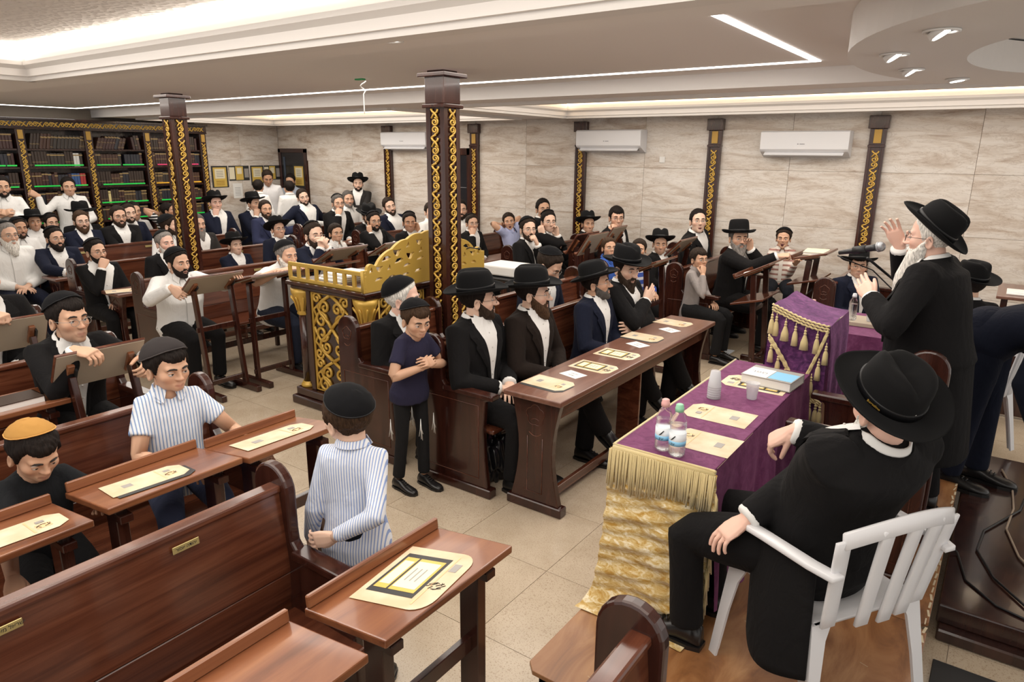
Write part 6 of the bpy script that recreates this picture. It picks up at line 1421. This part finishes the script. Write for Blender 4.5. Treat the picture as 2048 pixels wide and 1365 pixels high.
thick_book((-1.62, 7.7, 1.175), (.22, .36, .03), .1, 'print_cream', 'old open book lying on the stand by the wall')
thick_book((-10.05, 3.9, .762), (.22, .3, .03), .1, 'book1', 'dark book lying on the desk near the bookcase')
solo(MB().tube([(-2.10, 6.92, 1.015), (-2.07, 7.2, 1.015)], .014, 8), 'rolled_paper', 'paper_white', 'white rolled paper on the ledge of a reading stand', 'paper', (-2.08, 7.05, 1.0))
for i, (x, y, lb) in enumerate(((-9.9, 7.35, 'white papers spread on the far desk behind the boy gazing upwards'), (-8.5, 7.6, 'papers and a book left on the far desk by the hidden boy'), (-8.6, 5.9, 'white papers on the desk end beyond the clasped hands'))):
    m = MB(); rr = random.Random(i)
    for q in range(4): xx, yy = x+rr.uniform(-.06, .06), y+rr.uniform(-.16, .16); m.box(xx-.1, xx+.1, yy-.08, yy+.08, .761+.006*q, .765+.006*q)
    solo(m, 'papers', 'paper_white', lb, 'papers', (x, y, .761))

# ================================================================ microphone
mc = thing('microphone_stand', 'black boom microphone stand leaning in from behind the lectern', 'microphone stand', (-.47, 4.95, PZ))
MB().lathe([(.13, 0), (.13, .012), (.02, .03)], (-.47, 4.95, PZ), 20).build('base', 'black', mc)
MB().tube([(-.47, 4.95, PZ+.02), (-.47, 4.95, 1.30)], .011, 8).build('pole', 'black', mc)
MB().tube([(-.44, 4.97, 1.26), (-.53, 4.86, 1.40), (-.66, 4.48, 1.585)], .008, 8).build('boom', 'black', mc)
MB().box(-.495, -.445, 4.92, 4.98, 1.27, 1.34).build('clamp', 'black', mc, .005)
MB().tube([(-.80, 4.36, 1.60), (-.74, 4.4, 1.57), (-.64, 4.6, 1.50), (-.5, 4.9, 1.30), (-.46, 4.98, 1.0), (-.44, 5.0, .25)], .004, 6).build('cable', 'black', mc)
mi = thing('microphone', 'handheld microphone with a grey mesh head in front of the speaker', 'microphone', (-.66, 4.44, 1.6))
A0, B0 = np.array((-.80, 4.40, 1.612)), np.array((-.60, 4.33, 1.668)); d = nrm(B0-A0)
MB().tube([A0, A0+d*.05, B0-d*.02, B0], [.012, .014, .019, .021], 12).build('body', 'dark_plastic', mi)
MB().ball(B0+d*.022, .028, 14).build('grille', 'steel', mi); MB().tube([B0+d*.008, B0+d*.016], .029, 14).build('ring', 'steel', mi)
MB().tube([A0+d*.09, A0+d*.16], [.024, .024], 10).build('clip', 'black', mi)

# ================================================================ white plastic chairs
def plastic_chair(loc, yaw, label):
    t = thing('plastic_chair', label, 'chair', loc, 'white plastic armchairs', yaw, world=False); O3 = (0,0,0)
    n = 12
    def seatf(u, v): x = -.21+.43*u; y = (-.23+.46*v); return (x, y, .43-.02*math.sin(PI*u)*math.sin(PI*v)+.015*u*u*0)
    s_ = sheet(seatf, 10, 10); b_ = s_.build('seat', 'white_plastic', t, origin=O3); sd = b_.modifiers.new('s', 'SOLIDIFY'); sd.thickness = .012
    back = lambda v, h: (-.20-.02-.30*(h-.43)*.55-.05*math.cos((v-.5)*PI)*1.0, (v-.5)*(.46+.06*(h-.43)), h)
    top = [back(v, .80+.05*math.sin(PI*v)) for v in np.linspace(0, 1, 13)]
    m = MB()
    rail = [back(v, .79+.06*math.sin(PI*v)) for v in np.linspace(0, 1, 15)]
    for a, b in zip(rail, rail[1:]): pass
    m.loft([[np.array(p)+np.array((dx, 0, dz)) for dx, dz in ((-.012, -.03), (.008, -.03), (.014, .024), (-.004, .03))] for p in rail]); m.build('top_rail', 'white_plastic', t, origin=O3, bevel=.004)
    for v in (.0, .28, .5, .72, 1.0):
        P = [np.array(back(v+(.5-v)*.12*(1-q), .43+(.80+.05*math.sin(PI*v)-.44)*q)) for q in np.linspace(0, 1, 8)]; w = .028 if 0 < v < 1 else .03
        m = MB(); m.loft([[p+np.array((dx, dy, 0)) for dx, dy in ((-.008, -w), (.008, -w), (.008, w), (-.008, w))] for p in P]); m.build('back_slat', 'white_plastic', t, origin=O3, bevel=.004)
    for sy in (-1, 1):
        P = [(-.29, sy*.25, .66), (-.20, sy*.275, .665), (.0, sy*.285, .66), (.14, sy*.28, .645), (.20, sy*.27, .60), (.215, sy*.265, .50), (.21, sy*.255, .42)]
        m = MB(); m.loft([[np.array(p)+np.array((dx, dy, dz)) for dx, dy, dz in (((0, -.026, -.01), (0, .026, -.01), (0, .024, .012), (0, -.024, .012)) if i < 4 else ((-.012, -.024, 0), (-.012, .024, 0), (.012, .022, 0), (.012, -.022, 0)))] for i, p in enumerate(P)]); m.build('armrest', 'white_plastic', t, origin=O3, bevel=.004)
        for x0_, x1_ in ((.20, .235), (-.20, -.27)):
            m = MB(); P = [np.array((x0_+(x1_-x0_)*q, sy*(.235+.035*q), .43-.43*q)) for q in (0, .15, .5, 1)]; sg = 1 if x0_ > 0 else -1
            m.loft([[p+np.array((dx*sg, dy*sy, 0)) for dx, dy in ((.012, .014), (-w_, .014), (-w_, .004), (.0, .004), (.0, -w_), (.012, -w_))] for p, w_ in zip(P, (.075, .05, .036, .03))], smooth=False); m.build('leg', 'white_plastic', t, origin=O3)
    return t
r_ = next(o for o in bpy.data.objects if o.get('label', '').startswith('old man in a broad black hat'))
plastic_chair((r_.location.x-.02*math.cos(r_.rotation_euler.z), r_.location.y, PZ), r_.rotation_euler.z, 'white plastic armchair under the seated old man')
plastic_chair((-.12, 5.5, PZ), 2.7, 'white plastic chair on the stage behind the speaker')
# wooden armchair of the bench family on the stage
ch = bench(-.6, 3.36, 3.92, 'wooden armchair with rounded sides behind the seated old man', (1, 1), group='stage seats'); ch.rotation_euler = (0, 0, PI); ch.location = (-.43, 3.64, PZ)
# things on the floor and under benches
m = MB(); rb2 = np.random.RandomState(4)
D3, R3, V3, F3, *_ = head_base(0, False, 0, 1); q = D3*(.13*(1+.16*np.sin(7*D3[:, :1]*1.3+3*D3[:, 2:])+.10*np.sin(17*D3[:, 1:2])))[:, :1]*np.array((.8, 1.1, 1.25)); m.add(q+np.array((-2.62, 3.46, .165)), F3, 0, True)
mat('bag_black', (.012,.012,.014), .22); solo(m, 'plastic_bag', 'bag_black', 'black plastic bag standing under the front bench end', 'bag', (-2.62, 3.46, .0))
solo(MB().box(-2.75, -2.35, 7.25, 7.65, .001, .004), 'newspaper', 'label_white', 'pale blue sheet lying under the bench of the grey-shirted boy', 'paper', (-2.55, 7.45, 0))
m = thing('stage_cable', 'thin black cable crossing the stage and the dark step', 'cable', (.0, 4.3, PZ)); MB().tube([(-.22, 4.05, PZ+.005), (-.12, 4.02, PZ+.005), (-.02, 3.98, PZ+.005), (.04, 3.95, .165), (.09, 3.7, .16), (.22, 3.55, .16), (.5, 3.45, .16), (.9, 3.35, .05)], .006, 6).build('cable', 'black', m)
m = thing('looped_cable', 'black cable looping over the dark step', 'cable', (.25, 4.3, .16)); MB().tube([(.33, 4.95, .165), (.30, 4.7, .165), (.14, 4.3, .165), (.12, 4.05, .165), (.2, 3.8, .165), (.34, 3.6, .165), (.6, 3.45, .165)], .006, 6).build('cable', 'black', m)
mat('cable_tan', (.35,.27,.20), .5); m = thing('tan_cable', 'beige cable curling beside the black ones', 'cable', (.35, 4.6, .16)); MB().tube([(.20, 5.3, .165), (.26, 5.0, .165), (.27, 4.7, .165), (.24, 4.4, .165), (.30, 4.1, .165), (.45, 3.8, .165)], .006, 6).build('cable', 'cable_tan', m)
t = thing('tray_table', 'dark table with a glass tray near the wall at the picture edge', 'table', (.6, 7.9, 0)); MB().box(-.02, 1.3, 7.5, 8.3, .93, .96).build('tabletop', 'wood_top', t, .006)
for x in (.02, 1.24):
    for y in (7.55, 8.22): MB().box(x, x+.05, y, y+.05, 0, .93).build('leg', 'wood_z', t)
solo(MB().box(.05, .45, 7.6, 7.9, .961, .975).box(.1, .3, 7.65, 7.8, .975, .985), 'glass_tray', 'paper_white', 'white tray with papers on the dark table by the wall', 'tray', (.25, 7.75, .961), None, .003)
# ================================================================ lettering on plates
for t in [o for o in bpy.data.objects if o.get('category') == 'bench']:
    ps = [c for c in t.children if c.name.startswith('name_plate')]
    for i, c in enumerate(ps): pass
bB = next(o for o in bpy.data.objects if o.get('label', '').startswith('empty bench with two brass plates'))
for yy, s in ((.50, 'ישראל מאיר ינאי'), (1.02, 'יהודה אסור')):
    q = MB().bar((-2.22+.1695, yy-.046, .896), (-2.22+.1695, yy+.046, .896), .025, .003, (1, 0, .1)).build('name_plate', 'brass', bB, .002)
    TX(s, .0155, q, (-2.22+.1716, yy, .896), (1, 0, .1), 'ink', name='plate_text')
# fringes of the boy in the polo shirt
o = next(o for o in bpy.data.objects if o.get('label', '').startswith('small boy in a navy polo'))
for sx, sy in ((.10, .11), (.12, -.02), (-.02, -.15), (-.10, .1)):
    m = MB()
    for k_ in range(4): m.tube([(sx, sy, .52), (sx+.004*math.sin(k_*2), sy+.005*math.cos(k_*2), .45), (sx+.010*math.sin(k_*2.3), sy+.012*math.cos(k_*2), .37+.015*k_)], .0018, 5)
    m.build('fringe_cord', 'paper_white', o, origin=(0,0,0))
# coat tail of the seated old man hanging beside the chair
hz = .55
def tailf(u, v): return (-.20+.30*u-.05*v, .235+.05*math.sin(PI*u)*(.4+v)+.03*v, .66-.42*v+.03*math.sin(PI*u)*v*-1)
o = sheet(tailf, 14, 16).build('coat_tail', cloth(BLACK), r_, origin=(0,0,0)); q = o.modifiers.new('s', 'SOLIDIFY'); q.thickness = .014
# gold maker's mark on his hat band
hat_ = [c for c in r_.children if c.name.startswith('hat')][0]
bn = [c for c in hat_.children if c.name.startswith('band')][0]
vs = np.array([v.co[:] for v in bn.data.vertices]).reshape(4, -1, 3)
i0 = 13; p0 = (vs[1][i0]+vs[2][i0])/2; up = nrm(vs[2][i0]-vs[1][i0]); tg = nrm(vs[1][i0+1]-vs[1][i0-1]); nn_ = nrm(np.cross(tg, up))
cen = vs[1].mean(0); nn_ = nn_ if nn_@(p0-cen) > 0 else -nn_
TX('Borsalino', .013, bn, p0+nn_*.0012, nn_, 'gold', up, 'hat_mark')
